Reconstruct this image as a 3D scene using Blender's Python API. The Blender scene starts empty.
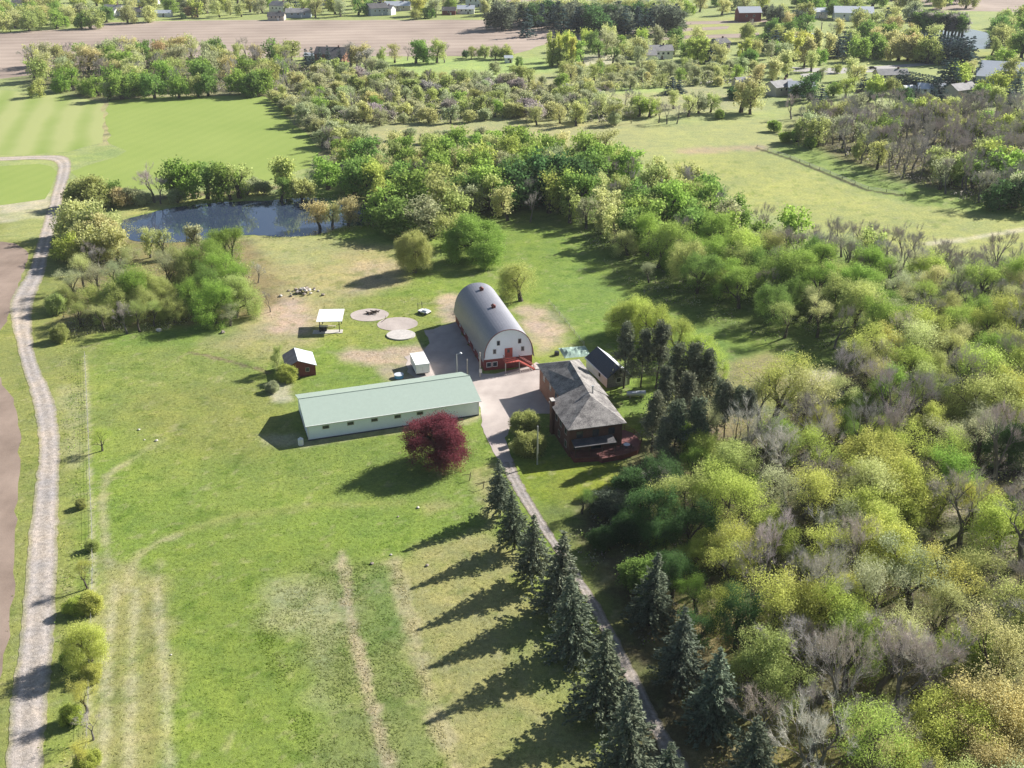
import bpy, math, random
import numpy as np
from mathutils import Vector, Matrix

random.seed(11)
sc = bpy.context.scene
COL = sc.collection
R = math.radians
F, TH, HC = 1050.0, 25.5, 99.0          # camera: focal length in pixels, pitch below the horizon, height
S_, C_ = math.sin(R(TH)), math.cos(R(TH))

def at(px, py, z=0.0):
    u = (px - 512) / F
    v = (py - 384) / F
    dy, dz = C_ - v * S_, -S_ - v * C_
    t = (z - HC) / dz
    return (u * t, dy * t, z)

def px_of(x, y, z=0.0):
    d = y * C_ - (z - HC) * S_
    return 512 + F * x / d, 384 - F * (y * S_ + (z - HC) * C_) / d

# ------------------------------------------------------------------ names and labels
def tag(o, label=None, cat=None, group=None, kind=None):
    if label: o['label'] = label
    if cat: o['category'] = cat
    if group: o['group'] = group
    if kind: o['kind'] = kind
    return o

def empty(name, loc, rz=0.0, label=None, cat=None, group=None):
    o = bpy.data.objects.new(name, None)
    o.empty_display_size = 0.5
    o.location = loc
    o.rotation_euler = (0, 0, rz)
    COL.objects.link(o)
    return tag(o, label, cat, group)

def link(name, me, parent=None, loc=(0, 0, 0)):
    o = bpy.data.objects.new(name, me)
    o.location = loc
    if parent is not None: o.parent = parent
    COL.objects.link(o)
    return o

# ------------------------------------------------------------------ materials
def mat(name):
    m = bpy.data.materials.new(name)
    m.use_nodes = True
    nt = m.node_tree
    for n in list(nt.nodes): nt.nodes.remove(n)
    out = nt.nodes.new('ShaderNodeOutputMaterial')
    return m, nt, out

def nd(nt, typ, **kw):
    n = nt.nodes.new(typ)
    for k, v in kw.items():
        if k in n.inputs: n.inputs[k].default_value = v
        else: setattr(n, k, v)
    return n

def plain(name, col, rough=0.7, metal=0.0, var=0.18, scale=1.5, spec=0.4, stretch=None, bump=0.0):
    """a painted, weathered or stained surface: base colour broken up by two noises"""
    m, nt, out = mat(name)
    L = nt.links
    b = nd(nt, 'ShaderNodeBsdfPrincipled')
    b.inputs['Roughness'].default_value = rough
    b.inputs['Metallic'].default_value = metal
    b.inputs['Specular IOR Level'].default_value = spec
    tc = nd(nt, 'ShaderNodeTexCoord')
    mp = nd(nt, 'ShaderNodeMapping')
    if stretch: mp.inputs['Scale'].default_value = stretch
    L.new(tc.outputs['Object'], mp.inputs['Vector'])
    n1 = nd(nt, 'ShaderNodeTexNoise', Scale=scale, Detail=6.0, Roughness=0.65)
    L.new(mp.outputs[0], n1.inputs['Vector'])
    mr = nd(nt, 'ShaderNodeMapRange')
    mr.inputs['From Min'].default_value = 0.25
    mr.inputs['From Max'].default_value = 0.75
    mr.inputs['To Min'].default_value = 1 - var
    mr.inputs['To Max'].default_value = 1 + var
    L.new(n1.outputs['Fac'], mr.inputs['Value'])
    mx = nd(nt, 'ShaderNodeMix', data_type='RGBA', blend_type='MULTIPLY')
    mx.inputs['Factor'].default_value = 1.0
    mx.inputs['A'].default_value = (*col, 1)
    L.new(mr.outputs[0], mx.inputs['B'])
    L.new(mx.outputs['Result'], b.inputs['Base Color'])
    if bump:
        bp = nd(nt, 'ShaderNodeBump', Strength=bump, Distance=0.1)
        L.new(n1.outputs['Fac'], bp.inputs['Height'])
        L.new(bp.outputs[0], b.inputs['Normal'])
    L.new(b.outputs[0], out.inputs['Surface'])
    return m

def striped(name, col_a, col_b, freq, axis='X', rough=0.6, metal=0.0, var=0.15, sharp=True):
    """metal ribs, siding boards or shingle courses: bands across one object axis plus noise"""
    m, nt, out = mat(name)
    L = nt.links
    b = nd(nt, 'ShaderNodeBsdfPrincipled', Roughness=rough, Metallic=metal)
    tc = nd(nt, 'ShaderNodeTexCoord')
    w = nd(nt, 'ShaderNodeTexWave', Scale=freq, Distortion=0.6 if not sharp else 0.0, Detail=2.0)
    w.bands_direction = axis
    L.new(tc.outputs['Object'], w.inputs['Vector'])
    n1 = nd(nt, 'ShaderNodeTexNoise', Scale=1.2, Detail=7.0, Roughness=0.7)
    L.new(tc.outputs['Object'], n1.inputs['Vector'])
    mx = nd(nt, 'ShaderNodeMix', data_type='RGBA')
    mx.inputs['A'].default_value = (*col_a, 1)
    mx.inputs['B'].default_value = (*col_b, 1)
    L.new(w.outputs['Fac'], mx.inputs['Factor'])
    mr = nd(nt, 'ShaderNodeMapRange')
    mr.inputs['From Min'].default_value = 0.25
    mr.inputs['From Max'].default_value = 0.75
    mr.inputs['To Min'].default_value = 1 - var
    mr.inputs['To Max'].default_value = 1 + var
    L.new(n1.outputs['Fac'], mr.inputs['Value'])
    m2 = nd(nt, 'ShaderNodeMix', data_type='RGBA', blend_type='MULTIPLY')
    m2.inputs['Factor'].default_value = 1.0
    L.new(mx.outputs['Result'], m2.inputs['A'])
    L.new(mr.outputs[0], m2.inputs['B'])
    L.new(m2.outputs['Result'], b.inputs['Base Color'])
    bp = nd(nt, 'ShaderNodeBump', Strength=0.3, Distance=0.04)
    L.new(w.outputs['Fac'], bp.inputs['Height'])
    L.new(bp.outputs[0], b.inputs['Normal'])
    L.new(b.outputs[0], out.inputs['Surface'])
    return m

def shingle_mat(name, col, dark):
    """weathered asphalt shingles: blotchy greys with dark patches"""
    m, nt, out = mat(name)
    L = nt.links
    b = nd(nt, 'ShaderNodeBsdfPrincipled', Roughness=0.85)
    tc = nd(nt, 'ShaderNodeTexCoord')
    n1 = nd(nt, 'ShaderNodeTexNoise', Scale=0.45, Detail=8.0, Roughness=0.7)
    n2 = nd(nt, 'ShaderNodeTexNoise', Scale=6.0, Detail=4.0, Roughness=0.7)
    L.new(tc.outputs['Object'], n1.inputs['Vector'])
    L.new(tc.outputs['Object'], n2.inputs['Vector'])
    ad = nd(nt, 'ShaderNodeMath', operation='ADD')
    L.new(n1.outputs['Fac'], ad.inputs[0])
    L.new(n2.outputs['Fac'], ad.inputs[1])
    cr = nd(nt, 'ShaderNodeValToRGB')
    cr.color_ramp.elements[0].position = 0.43
    cr.color_ramp.elements[0].color = (*dark, 1)
    cr.color_ramp.elements[1].position = 0.58
    cr.color_ramp.elements[1].color = (*col, 1)
    hv = nd(nt, 'ShaderNodeMath', operation='MULTIPLY')
    hv.inputs[1].default_value = 0.5
    L.new(ad.outputs[0], hv.inputs[0])
    L.new(hv.outputs[0], cr.inputs['Fac'])
    L.new(cr.outputs['Color'], b.inputs['Base Color'])
    bp = nd(nt, 'ShaderNodeBump', Strength=0.4, Distance=0.05)
    L.new(n2.outputs['Fac'], bp.inputs['Height'])
    L.new(bp.outputs[0], b.inputs['Normal'])
    L.new(b.outputs[0], out.inputs['Surface'])
    return m

def leaf_mat(name, trans=0.35, var=0.35):
    """foliage: the object's own colour, each leaf a little lighter or darker, thin enough to let light through"""
    m, nt, out = mat(name)
    L = nt.links
    oi = nd(nt, 'ShaderNodeObjectInfo')
    ge = nd(nt, 'ShaderNodeNewGeometry')
    mr = nd(nt, 'ShaderNodeMapRange')
    mr.inputs['To Min'].default_value = 1 - var
    mr.inputs['To Max'].default_value = 1 + var
    L.new(ge.outputs['Random Per Island'], mr.inputs['Value'])
    mx = nd(nt, 'ShaderNodeMix', data_type='RGBA', blend_type='MULTIPLY')
    mx.inputs['Factor'].default_value = 1.0
    L.new(oi.outputs['Color'], mx.inputs['A'])
    L.new(mr.outputs[0], mx.inputs['B'])
    d = nd(nt, 'ShaderNodeBsdfDiffuse')
    t = nd(nt, 'ShaderNodeBsdfTranslucent')
    L.new(mx.outputs['Result'], d.inputs['Color'])
    L.new(mx.outputs['Result'], t.inputs['Color'])
    ms = nd(nt, 'ShaderNodeMixShader')
    ms.inputs['Fac'].default_value = trans
    L.new(d.outputs[0], ms.inputs[1])
    L.new(t.outputs[0], ms.inputs[2])
    L.new(ms.outputs[0], out.inputs['Surface'])
    return m

def attr_mat(name, rough_noise=True, trans=0.0):
    """ground and grass: colour attribute of the mesh broken up by noises at several sizes"""
    m, nt, out = mat(name)
    L = nt.links
    b = nd(nt, 'ShaderNodeBsdfPrincipled', Roughness=0.95)
    b.inputs['Specular IOR Level'].default_value = 0.1
    at_ = nd(nt, 'ShaderNodeAttribute', attribute_name='paint')
    ge = nd(nt, 'ShaderNodeNewGeometry')
    prev = at_.outputs['Color']
    for sc_, lo, hi, tint in ((0.035, 0.88, 1.12, (1.04, 1.0, 0.93)), (0.22, 0.88, 1.12, (1.05, 1.0, 0.93)), (1.3, 0.72, 1.28, (1, 1, 1)), (6.0, 0.72, 1.28, (1, 1, 1))):
        n1 = nd(nt, 'ShaderNodeTexNoise', Scale=sc_, Detail=5.0, Roughness=0.65)
        L.new(ge.outputs['Position'], n1.inputs['Vector'])
        cr = nd(nt, 'ShaderNodeValToRGB')
        e = cr.color_ramp.elements
        e[0].position, e[1].position = 0.3, 0.7
        e[0].color = (lo / tint[0], lo, lo / tint[2], 1)
        e[1].color = (hi * tint[0], hi, hi * tint[2], 1)
        L.new(n1.outputs['Fac'], cr.inputs['Fac'])
        mx = nd(nt, 'ShaderNodeMix', data_type='RGBA', blend_type='MULTIPLY')
        mx.inputs['Factor'].default_value = 1.0
        L.new(prev, mx.inputs['A'])
        L.new(cr.outputs['Color'], mx.inputs['B'])
        prev = mx.outputs['Result']
    L.new(prev, b.inputs['Base Color'])
    bp = nd(nt, 'ShaderNodeBump', Strength=0.6, Distance=0.25)
    n2 = nd(nt, 'ShaderNodeTexNoise', Scale=2.2, Detail=8.0, Roughness=0.75)
    L.new(ge.outputs['Position'], n2.inputs['Vector'])
    L.new(n2.outputs['Fac'], bp.inputs['Height'])
    L.new(bp.outputs[0], b.inputs['Normal'])
    L.new(b.outputs[0], out.inputs['Surface'])
    return m

def tuft_mat(name):
    m, nt, out = mat(name)
    L = nt.links
    at_ = nd(nt, 'ShaderNodeAttribute', attribute_name='paint')
    d = nd(nt, 'ShaderNodeBsdfDiffuse'); t = nd(nt, 'ShaderNodeBsdfTranslucent'); ms = nd(nt, 'ShaderNodeMixShader')
    ms.inputs['Fac'].default_value = 0.5
    L.new(at_.outputs['Color'], d.inputs['Color']); L.new(at_.outputs['Color'], t.inputs['Color'])
    L.new(d.outputs[0], ms.inputs[1]); L.new(t.outputs[0], ms.inputs[2]); L.new(ms.outputs[0], out.inputs['Surface'])
    return m

def soil_mat(name, col_a, col_b, band=0.35, ang=0.0, scale=0.12, bandmix=0.35):
    """ploughed earth, sown crop or worn gravel: broad patches, drilled rows and grit"""
    m, nt, out = mat(name)
    L = nt.links
    b = nd(nt, 'ShaderNodeBsdfPrincipled', Roughness=0.95)
    b.inputs['Specular IOR Level'].default_value = 0.1
    ge = nd(nt, 'ShaderNodeNewGeometry')
    mp = nd(nt, 'ShaderNodeMapping')
    mp.inputs['Rotation'].default_value = (0, 0, ang)
    L.new(ge.outputs['Position'], mp.inputs['Vector'])
    n1 = nd(nt, 'ShaderNodeTexNoise', Scale=scale * 0.25, Detail=6.0, Roughness=0.6)
    n2 = nd(nt, 'ShaderNodeTexNoise', Scale=3.0, Detail=5.0, Roughness=0.8)
    L.new(ge.outputs['Position'], n1.inputs['Vector'])
    L.new(ge.outputs['Position'], n2.inputs['Vector'])
    w = nd(nt, 'ShaderNodeTexWave', Scale=band, Distortion=1.2, Detail=3.0)
    w.inputs['Detail Scale'].default_value = 0.6
    L.new(mp.outputs[0], w.inputs['Vector'])
    a1 = nd(nt, 'ShaderNodeMath', operation='MULTIPLY_ADD')
    a1.inputs[1].default_value = bandmix
    L.new(w.outputs['Fac'], a1.inputs[0])
    L.new(n1.outputs['Fac'], a1.inputs[2])
    a2 = nd(nt, 'ShaderNodeMath', operation='MULTIPLY_ADD')
    a2.inputs[1].default_value = 0.35
    L.new(n2.outputs['Fac'], a2.inputs[0])
    L.new(a1.outputs[0], a2.inputs[2])
    cr = nd(nt, 'ShaderNodeValToRGB')
    e = cr.color_ramp.elements
    e[0].position, e[1].position = 0.5, 0.5 + 0.35 + bandmix * 0.6
    e[0].color, e[1].color = (*col_a, 1), (*col_b, 1)
    L.new(a2.outputs[0], cr.inputs['Fac'])
    L.new(cr.outputs['Color'], b.inputs['Base Color'])
    bp = nd(nt, 'ShaderNodeBump', Strength=0.5, Distance=0.15)
    L.new(a2.outputs[0], bp.inputs['Height'])
    L.new(bp.outputs[0], b.inputs['Normal'])
    L.new(b.outputs[0], out.inputs['Surface'])
    return m

def water_mat(name, col):
    m, nt, out = mat(name)
    L = nt.links
    b = nd(nt, 'ShaderNodeBsdfPrincipled', Roughness=0.03, IOR=1.42)
    b.inputs['Base Color'].default_value = (*col, 1)
    b.inputs['Specular IOR Level'].default_value = 1.0
    ge = nd(nt, 'ShaderNodeNewGeometry')
    n = nd(nt, 'ShaderNodeTexNoise', Scale=0.9, Detail=3.0)
    L.new(ge.outputs['Position'], n.inputs['Vector'])
    bp = nd(nt, 'ShaderNodeBump', Strength=0.04, Distance=0.2)
    L.new(n.outputs['Fac'], bp.inputs['Height'])
    L.new(bp.outputs[0], b.inputs['Normal'])
    L.new(b.outputs[0], out.inputs['Surface'])
    return m

def glass_mat(name):
    m, nt, out = mat(name)
    b = nd(nt, 'ShaderNodeBsdfPrincipled', Roughness=0.08, Metallic=0.0)
    tc = nd(nt, 'ShaderNodeTexCoord')
    n = nd(nt, 'ShaderNodeTexNoise', Scale=2.0)
    cr = nd(nt, 'ShaderNodeValToRGB')
    cr.color_ramp.elements[0].color = (0.015, 0.02, 0.03, 1)
    cr.color_ramp.elements[1].color = (0.05, 0.06, 0.075, 1)
    nt.links.new(tc.outputs['Object'], n.inputs['Vector'])
    nt.links.new(n.outputs['Fac'], cr.inputs['Fac'])
    nt.links.new(cr.outputs['Color'], b.inputs['Base Color'])
    nt.links.new(b.outputs[0], out.inputs['Surface'])
    return m

M = {}
_p, _q = at(19.5, 99.6), at(4, 125)
CROP_ANG = -(math.atan2(_p[1] - _q[1], _p[0] - _q[0]) - math.pi / 2)
M['leaf'] = leaf_mat('leaf', 0.5, 0.3)
M['needle'] = leaf_mat('needle', 0.25, 0.35)
M['twig'] = leaf_mat('twig', 0.0, 0.25)
M['bark'] = plain('bark', (0.075, 0.062, 0.052), 0.9, var=0.35, scale=3, stretch=(1, 1, 0.3))
M['bark_grey'] = plain('bark_grey', (0.15, 0.135, 0.12), 0.9, var=0.35, scale=3, stretch=(1, 1, 0.3))
M['ground'] = attr_mat('ground')
M['tuft'] = tuft_mat('tuft')
M['gravel'] = soil_mat('gravel', (0.40, 0.355, 0.33), (0.56, 0.50, 0.465), 0.09, 0.0, 0.8, 0.06)
M['yard'] = soil_mat('yard', (0.335, 0.29, 0.265), (0.47, 0.41, 0.375), 0.12, 0.3, 0.6, 0.05)
M['trail'] = soil_mat('trail', (0.30, 0.26, 0.24), (0.46, 0.41, 0.38), 0.3, 0.3, 0.6, 0.06)
M['plough'] = soil_mat('plough', (0.185, 0.14, 0.112), (0.31, 0.24, 0.195), 0.14, 0.0, 0.3, 0.02)
M['plough_far'] = soil_mat('plough_far', (0.23, 0.18, 0.15), (0.40, 0.325, 0.27), 0.02, 1.45, 0.05, 0.12)
M['crop'] = soil_mat('crop', (0.205, 0.275, 0.065), (0.255, 0.315, 0.085), 0.05, 0.25, 0.06, 0.08)
M['crop_striped'] = soil_mat('crop_striped', (0.195, 0.27, 0.06), (0.315, 0.345, 0.135), 0.022, CROP_ANG, 0.05, 0.38)
M['asphalt'] = plain('asphalt', (0.34, 0.32, 0.31), 0.9, var=0.15, scale=0.6)
M['water'] = water_mat('water', (0.035, 0.052, 0.088))
M['glass'] = glass_mat('window_glass')
M['white'] = plain('white_paint', (0.76, 0.76, 0.75), 0.55, var=0.07, scale=0.8)
M['white_metal'] = striped('white_ribbed_metal', (0.80, 0.87, 0.93), (0.86, 0.92, 0.97), 3.2, 'X', 0.45, 0.0, 0.05)
M['green_metal'] = striped('pale_green_metal_roof', (0.315, 0.39, 0.33), (0.365, 0.44, 0.375), 2.4, 'X', 0.42, 0.0, 0.06)
M['grey_metal'] = striped('grey_metal_roof', (0.24, 0.24, 0.275), (0.30, 0.30, 0.335), 2.0, 'Y', 0.48, 0.5, 0.10)
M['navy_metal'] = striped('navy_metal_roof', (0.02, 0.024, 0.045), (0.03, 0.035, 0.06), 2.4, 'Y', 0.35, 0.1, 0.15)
M['pale_metal'] = plain('pale_roof_metal', (0.62, 0.65, 0.69), 0.4, 0.2, 0.08)
M['red_board'] = striped('red_barn_boards', (0.16, 0.025, 0.025), (0.22, 0.035, 0.032), 3.0, 'X', 0.7, 0.0, 0.2)
M['arch_trim'] = plain('dark_red_trim', (0.20, 0.06, 0.055), 0.6, var=0.15)
M['red_trim'] = plain('red_trim', (0.40, 0.085, 0.065), 0.6, var=0.15)
M['maroon_board'] = striped('faded_red_boards', (0.13, 0.035, 0.03), (0.19, 0.05, 0.042), 3.0, 'X', 0.85, 0.0, 0.35)
M['brown_board'] = striped('brown_siding', (0.20, 0.085, 0.05), (0.27, 0.12, 0.07), 2.2, 'Z', 0.75, 0.0, 0.2)
M['brick'] = striped('brown_brick', (0.10, 0.042, 0.03), (0.16, 0.068, 0.045), 3.5, 'Z', 0.85, 0.0, 0.25)
M['deck'] = striped('red_stained_deck', (0.10, 0.03, 0.028), (0.19, 0.065, 0.058), 2.0, 'X', 0.7, 0.0, 0.25)
M['shingle'] = shingle_mat('weathered_shingles', (0.30, 0.28, 0.26), (0.07, 0.064, 0.064))  # dark patches are weathering together with painted tree shadow
M['dark_roof'] = shingle_mat('dark_shingles', (0.11, 0.105, 0.11), (0.05, 0.05, 0.055))
M['grey_roof'] = shingle_mat('grey_shingles', (0.33, 0.32, 0.32), (0.2, 0.195, 0.2))
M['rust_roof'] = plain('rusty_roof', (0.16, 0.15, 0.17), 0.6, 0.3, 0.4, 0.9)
M['footing_shade'] = plain('shaded_footing', (0.07, 0.075, 0.085), 0.9, var=0.2)  # shed footing darkened to paint in the wall's shadow on the grass
M['concrete'] = plain('concrete', (0.46, 0.43, 0.40), 0.9, var=0.2, scale=1.2)
M['stone_wall'] = plain('grey_stone_wall', (0.26, 0.25, 0.24), 0.9, var=0.4, scale=2.5, bump=0.5)
M['dark_metal'] = plain('dark_metal', (0.04, 0.04, 0.045), 0.5, 0.4, 0.2)
M['galv'] = plain('galvanised_steel', (0.5, 0.5, 0.5), 0.45, 0.5, 0.1)
M['wood_pole'] = plain('weathered_wood', (0.36, 0.32, 0.28), 0.9, var=0.25, scale=3)
M['dark_wood'] = plain('dark_wood', (0.09, 0.065, 0.05), 0.9, var=0.3, scale=3)
M['rubber'] = plain('rubber', (0.025, 0.025, 0.027), 0.8)
M['blue_plastic'] = plain('blue_plastic', (0.13, 0.36, 0.60), 0.4, var=0.08)
M['teal_tarp'] = plain('teal_tarp', (0.29, 0.40, 0.33), 0.7, var=0.25)
M['rock'] = plain('field_stone', (0.29, 0.245, 0.21), 0.9, var=0.35, scale=2.0, bump=0.5)
M['rock_pale'] = plain('pale_stone', (0.55, 0.51, 0.46), 0.9, var=0.2, scale=2.0)
M['blue_grey'] = plain('blue_grey_siding', (0.33, 0.38, 0.45), 0.7, var=0.08)
M['tan'] = plain('tan_siding', (0.50, 0.45, 0.38), 0.75, var=0.08)
M['purple_grey'] = plain('purple_grey_siding', (0.25, 0.21, 0.25), 0.75, var=0.12)
M['car_dark'] = plain('dark_car_paint', (0.05, 0.03, 0.03), 0.3, 0.2, 0.05)
M['car_white'] = plain('white_car_paint', (0.75, 0.75, 0.75), 0.3, 0.0, 0.03)

# ------------------------------------------------------------------ mesh builder
class MB:
    def __init__(s): s.v, s.f = [], []
    def add(s, vs, fs):
        o = len(s.v)
        s.v += [tuple(v) for v in vs]
        s.f += [tuple(i + o for i in f) for f in fs]
        return s
    def box(s, x0, x1, y0, y1, z0, z1, bev=0.0):
        return s.add([(x0, y0, z0), (x1, y0, z0), (x1, y1, z0), (x0, y1, z0), (x0, y0, z1), (x1, y0, z1), (x1, y1, z1), (x0, y1, z1)],
                     [(3, 2, 1, 0), (4, 5, 6, 7), (0, 1, 5, 4), (1, 2, 6, 5), (2, 3, 7, 6), (3, 0, 4, 7)])
    def prism(s, pts, z0, z1):
        n = len(pts)
        vs = [(p[0], p[1], z0) for p in pts] + [(p[0], p[1], z1) for p in pts]
        fs = [tuple(range(n - 1, -1, -1)), tuple(range(n, 2 * n))] + [(i, (i + 1) % n, n + (i + 1) % n, n + i) for i in range(n)]
        return s.add(vs, fs)
    def extrude_y(s, prof, y0, y1):
        """profile in x,z swept along y"""
        n = len(prof)
        vs = [(p[0], y0, p[1]) for p in prof] + [(p[0], y1, p[1]) for p in prof]
        fs = [tuple(range(n)), tuple(range(2 * n - 1, n - 1, -1))] + [((i + 1) % n, i, n + i, n + (i + 1) % n) for i in range(n)]
        return s.add(vs, fs)
    def slab(s, quad, t):
        """a roof plane of thickness t under the given outline"""
        q = [Vector(p) for p in quad]
        nn = (q[1] - q[0]).cross(q[2] - q[0]).normalized()
        if nn.z < 0:
            q = q[::-1]; nn = -nn
        n = len(q)
        vs = q + [p - nn * t for p in q]
        fs = [tuple(range(n)), tuple(range(2 * n - 1, n - 1, -1))] + [((i + 1) % n, i, n + i, n + (i + 1) % n) for i in range(n)]
        return s.add(vs, fs)
    def tube(s, p0, p1, r0, r1=None, n=8, cap=True):
        if r1 is None: r1 = r0
        p0, p1 = Vector(p0), Vector(p1)
        d = (p1 - p0).normalized()
        a = d.orthogonal().normalized(); b = d.cross(a)
        vs = []
        for p, r in ((p0, r0), (p1, r1)):
            for i in range(n):
                t = 2 * math.pi * i / n
                vs.append(p + (a * math.cos(t) + b * math.sin(t)) * r)
        fs = [(i, (i + 1) % n, n + (i + 1) % n, n + i) for i in range(n)]
        if cap: fs += [tuple(range(n - 1, -1, -1)), tuple(range(n, 2 * n))]
        return s.add(vs, fs)
    def disc(s, c, rx, ry, z0, z1, n=32, wob=0.0, seed=1):
        rr = random.Random(seed)
        ph = [rr.random() * 6.28 for _ in range(3)]
        pts = []
        for i in range(n):
            t = 2 * math.pi * i / n
            k = 1 + wob * (math.sin(2 * t + ph[0]) + 0.6 * math.sin(5 * t + ph[1]) + 0.4 * math.sin(9 * t + ph[2]))
            pts.append((c[0] + rx * k * math.cos(t), c[1] + ry * k * math.sin(t)))
        return s.prism(pts, z0, z1)
    def mesh(s, name, m):
        me = bpy.data.meshes.new(name)
        me.from_pydata(s.v, [], s.f)
        me.materials.append(m)
        me.update()
        return me
    def build(s, name, m, parent=None, loc=(0, 0, 0)):
        return link(name, s.mesh(name, m), parent, loc)

def quads_mesh(name, V, mats, slot=None, smooth=False):
    """V: (n,4,3) array of quads, each with its own corners"""
    V = np.asarray(V, np.float32)
    n = len(V)
    me = bpy.data.meshes.new(name)
    me.vertices.add(n * 4)
    me.vertices.foreach_set('co', V.reshape(-1))
    me.loops.add(n * 4)
    me.loops.foreach_set('vertex_index', np.arange(n * 4, dtype=np.int32))
    me.polygons.add(n)
    me.polygons.foreach_set('loop_start', np.arange(0, n * 4, 4, dtype=np.int32))
    me.polygons.foreach_set('loop_total', np.full(n, 4, np.int32))
    for m in mats: me.materials.append(m)
    if slot is not None: me.polygons.foreach_set('material_index', np.asarray(slot, np.int32))
    me.update(calc_edges=True)
    return me
# ------------------------------------------------------------------ tree prototypes (10 units tall, scaled where they stand)
def tube_quads(segs, sides):
    out = []
    for p0, p1, r0, r1 in segs:
        d = p1 - p0
        if d.length < 1e-6: continue
        d.normalize()
        a = d.orthogonal().normalized(); b = d.cross(a)
        n = sides if r0 > 0.05 else 3
        ring = []
        for p, r in ((p0, r0), (p1, r1)):
            ring.append([p + (a * math.cos(6.2832 * i / n) + b * math.sin(6.2832 * i / n)) * r for i in range(n)])
        for i in range(n):
            j = (i + 1) % n
            out.append([ring[0][i], ring[0][j], ring[1][j], ring[1][i]])
    return np.array([[tuple(v) for v in q] for q in out], np.float32).reshape(-1, 4, 3)

def leaf_quads(P, size, rng, aspect=0.65, flat=0.0):
    n = len(P)
    a = rng.normal(size=(n, 3)); 
    if flat: a[:, 2] *= (1 - flat)
    a /= np.linalg.norm(a, axis=1, keepdims=True)
    c = rng.normal(size=(n, 3))
    if flat: c[:, 2] *= (1 - flat)
    b = np.cross(a, c); b /= np.linalg.norm(b, axis=1, keepdims=True)
    if flat:
        b = c - (c * a).sum(1, keepdims=True) * a
        b /= np.linalg.norm(b, axis=1, keepdims=True)
    s = size * rng.uniform(0.6, 1.4, (n, 1))
    a = a * s; b = b * s * aspect
    return np.stack([P - a, P - b, P + a, P + b], 1)

def grow_tree(seed, levels, trunk, spread, up, nb, stems=1, lean=0.0, wob=0.25, ratio=(0.62, 0.85), r0=0.22):
    rr = random.Random(seed)
    segs, tips = [], []
    def branch(p, d, L, r, lev):
        pts = [p]
        n = 3
        for i in range(n):
            d = (d + Vector((rr.gauss(0, wob), rr.gauss(0, wob), rr.gauss(0, wob) + up)) * 0.5).normalized()
            q = p + d * (L / n)
            r1 = r * (0.86 if lev else 0.6)
            segs.append((p, q, r, r1, lev))
            p, r = q, r1
            pts.append(p)
        if lev == 0:
            tips.extend(pts[1:])
            return
        if lev == 1: tips.append(pts[-1])
        k = max(2, int(round(nb + rr.uniform(-0.7, 0.7))))
        ph = rr.uniform(0, 6.28)
        a = d.orthogonal().normalized(); b = d.cross(a)
        for i in range(k):
            t = ph + 6.283 * i / k + rr.uniform(-0.4, 0.4)
            an = spread * rr.uniform(0.55, 1.35)
            dd = d * math.cos(an) + (a * math.cos(t) + b * math.sin(t)) * math.sin(an)
            src = pts[-1] if (i < 2 or lev < 1) else pts[-2]
            branch(src, dd.normalized(), L * rr.uniform(*ratio), r * rr.uniform(0.6, 0.8), lev - 1)
    for s in range(stems):
        t = 6.283 * s / max(1, stems) + rr.uniform(-0.5, 0.5)
        k = 0.0 if stems == 1 else rr.uniform(0.25, 0.6)
        d = Vector((math.cos(t) * k + lean, math.sin(t) * k, 1)).normalized()
        branch(Vector((0.25 * k * math.cos(t), 0.25 * k * math.sin(t), -0.05)), d, trunk, r0 / (1 if stems == 1 else 1.6), levels)
    return segs, tips

def fit10(segs, tips, maxw):
    P = np.array([tuple(t) for t in tips])
    top = P[:, 2].max()
    w = np.percentile(np.hypot(P[:, 0] - P[:, 0].mean(), P[:, 1] - P[:, 1].mean()), 95)
    kz = 10.0 / top
    kx = min(kz * 1.25, maxw / w)
    f = lambda v: Vector((v.x * kx, v.y * kx, v.z * kz))
    segs = [(f(a), f(b), r * kz, q * kz, l) for a, b, r, q, l in segs]
    return segs, P * np.array([kx, kx, kz])

PROTO = {}

def leafy(kind, seed, near, levels, trunk, spread, up, nb, maxw, nleaf, lsize, lspread, stems=1, ratio=(0.62, 0.85), bark='bark', skirt=0.45):
    rng = np.random.default_rng(seed)
    segs, T = fit10(*grow_tree(seed, levels if near else levels - 1, trunk, spread, up, nb, stems, ratio=ratio), maxw)
    if skirt:                            # boughs that hang below the branch tips
        k = rng.random(len(T)) < skirt
        T = np.concatenate([T, T[k] * np.array([0.97, 0.97, 1]) * np.stack([np.ones(k.sum()), np.ones(k.sum()), rng.uniform(0.3, 0.75, k.sum())], -1)])
    if near:
        ls, ss, n = lsize, lspread, nleaf
    else:
        ls, ss, n = lsize * 2.1, lspread * 1.35, nleaf * 0.9
    reps = rng.poisson(n, len(T))
    P = np.repeat(T, reps, 0)
    P = P + rng.normal(0, ss, P.shape) * np.array([1, 1, 0.8])
    P[:, 2] = np.maximum(P[:, 2], 0.12)
    Q = leaf_quads(P, ls, rng)
    keep = [(a, b, r, q) for a, b, r, q, l in segs if (l >= 1 or not near) and (near or l >= 1)]
    W = tube_quads(keep, 6 if near else 4)
    if near:
        return (quads_mesh(kind + '_trunk', W, [M[bark]]), quads_mesh(kind + '_crown', Q, [M['leaf']]))
    return (quads_mesh(kind + '_far', np.concatenate([W, Q]), [M[bark], M['leaf']], [0] * len(W) + [1] * len(Q)),)

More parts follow.
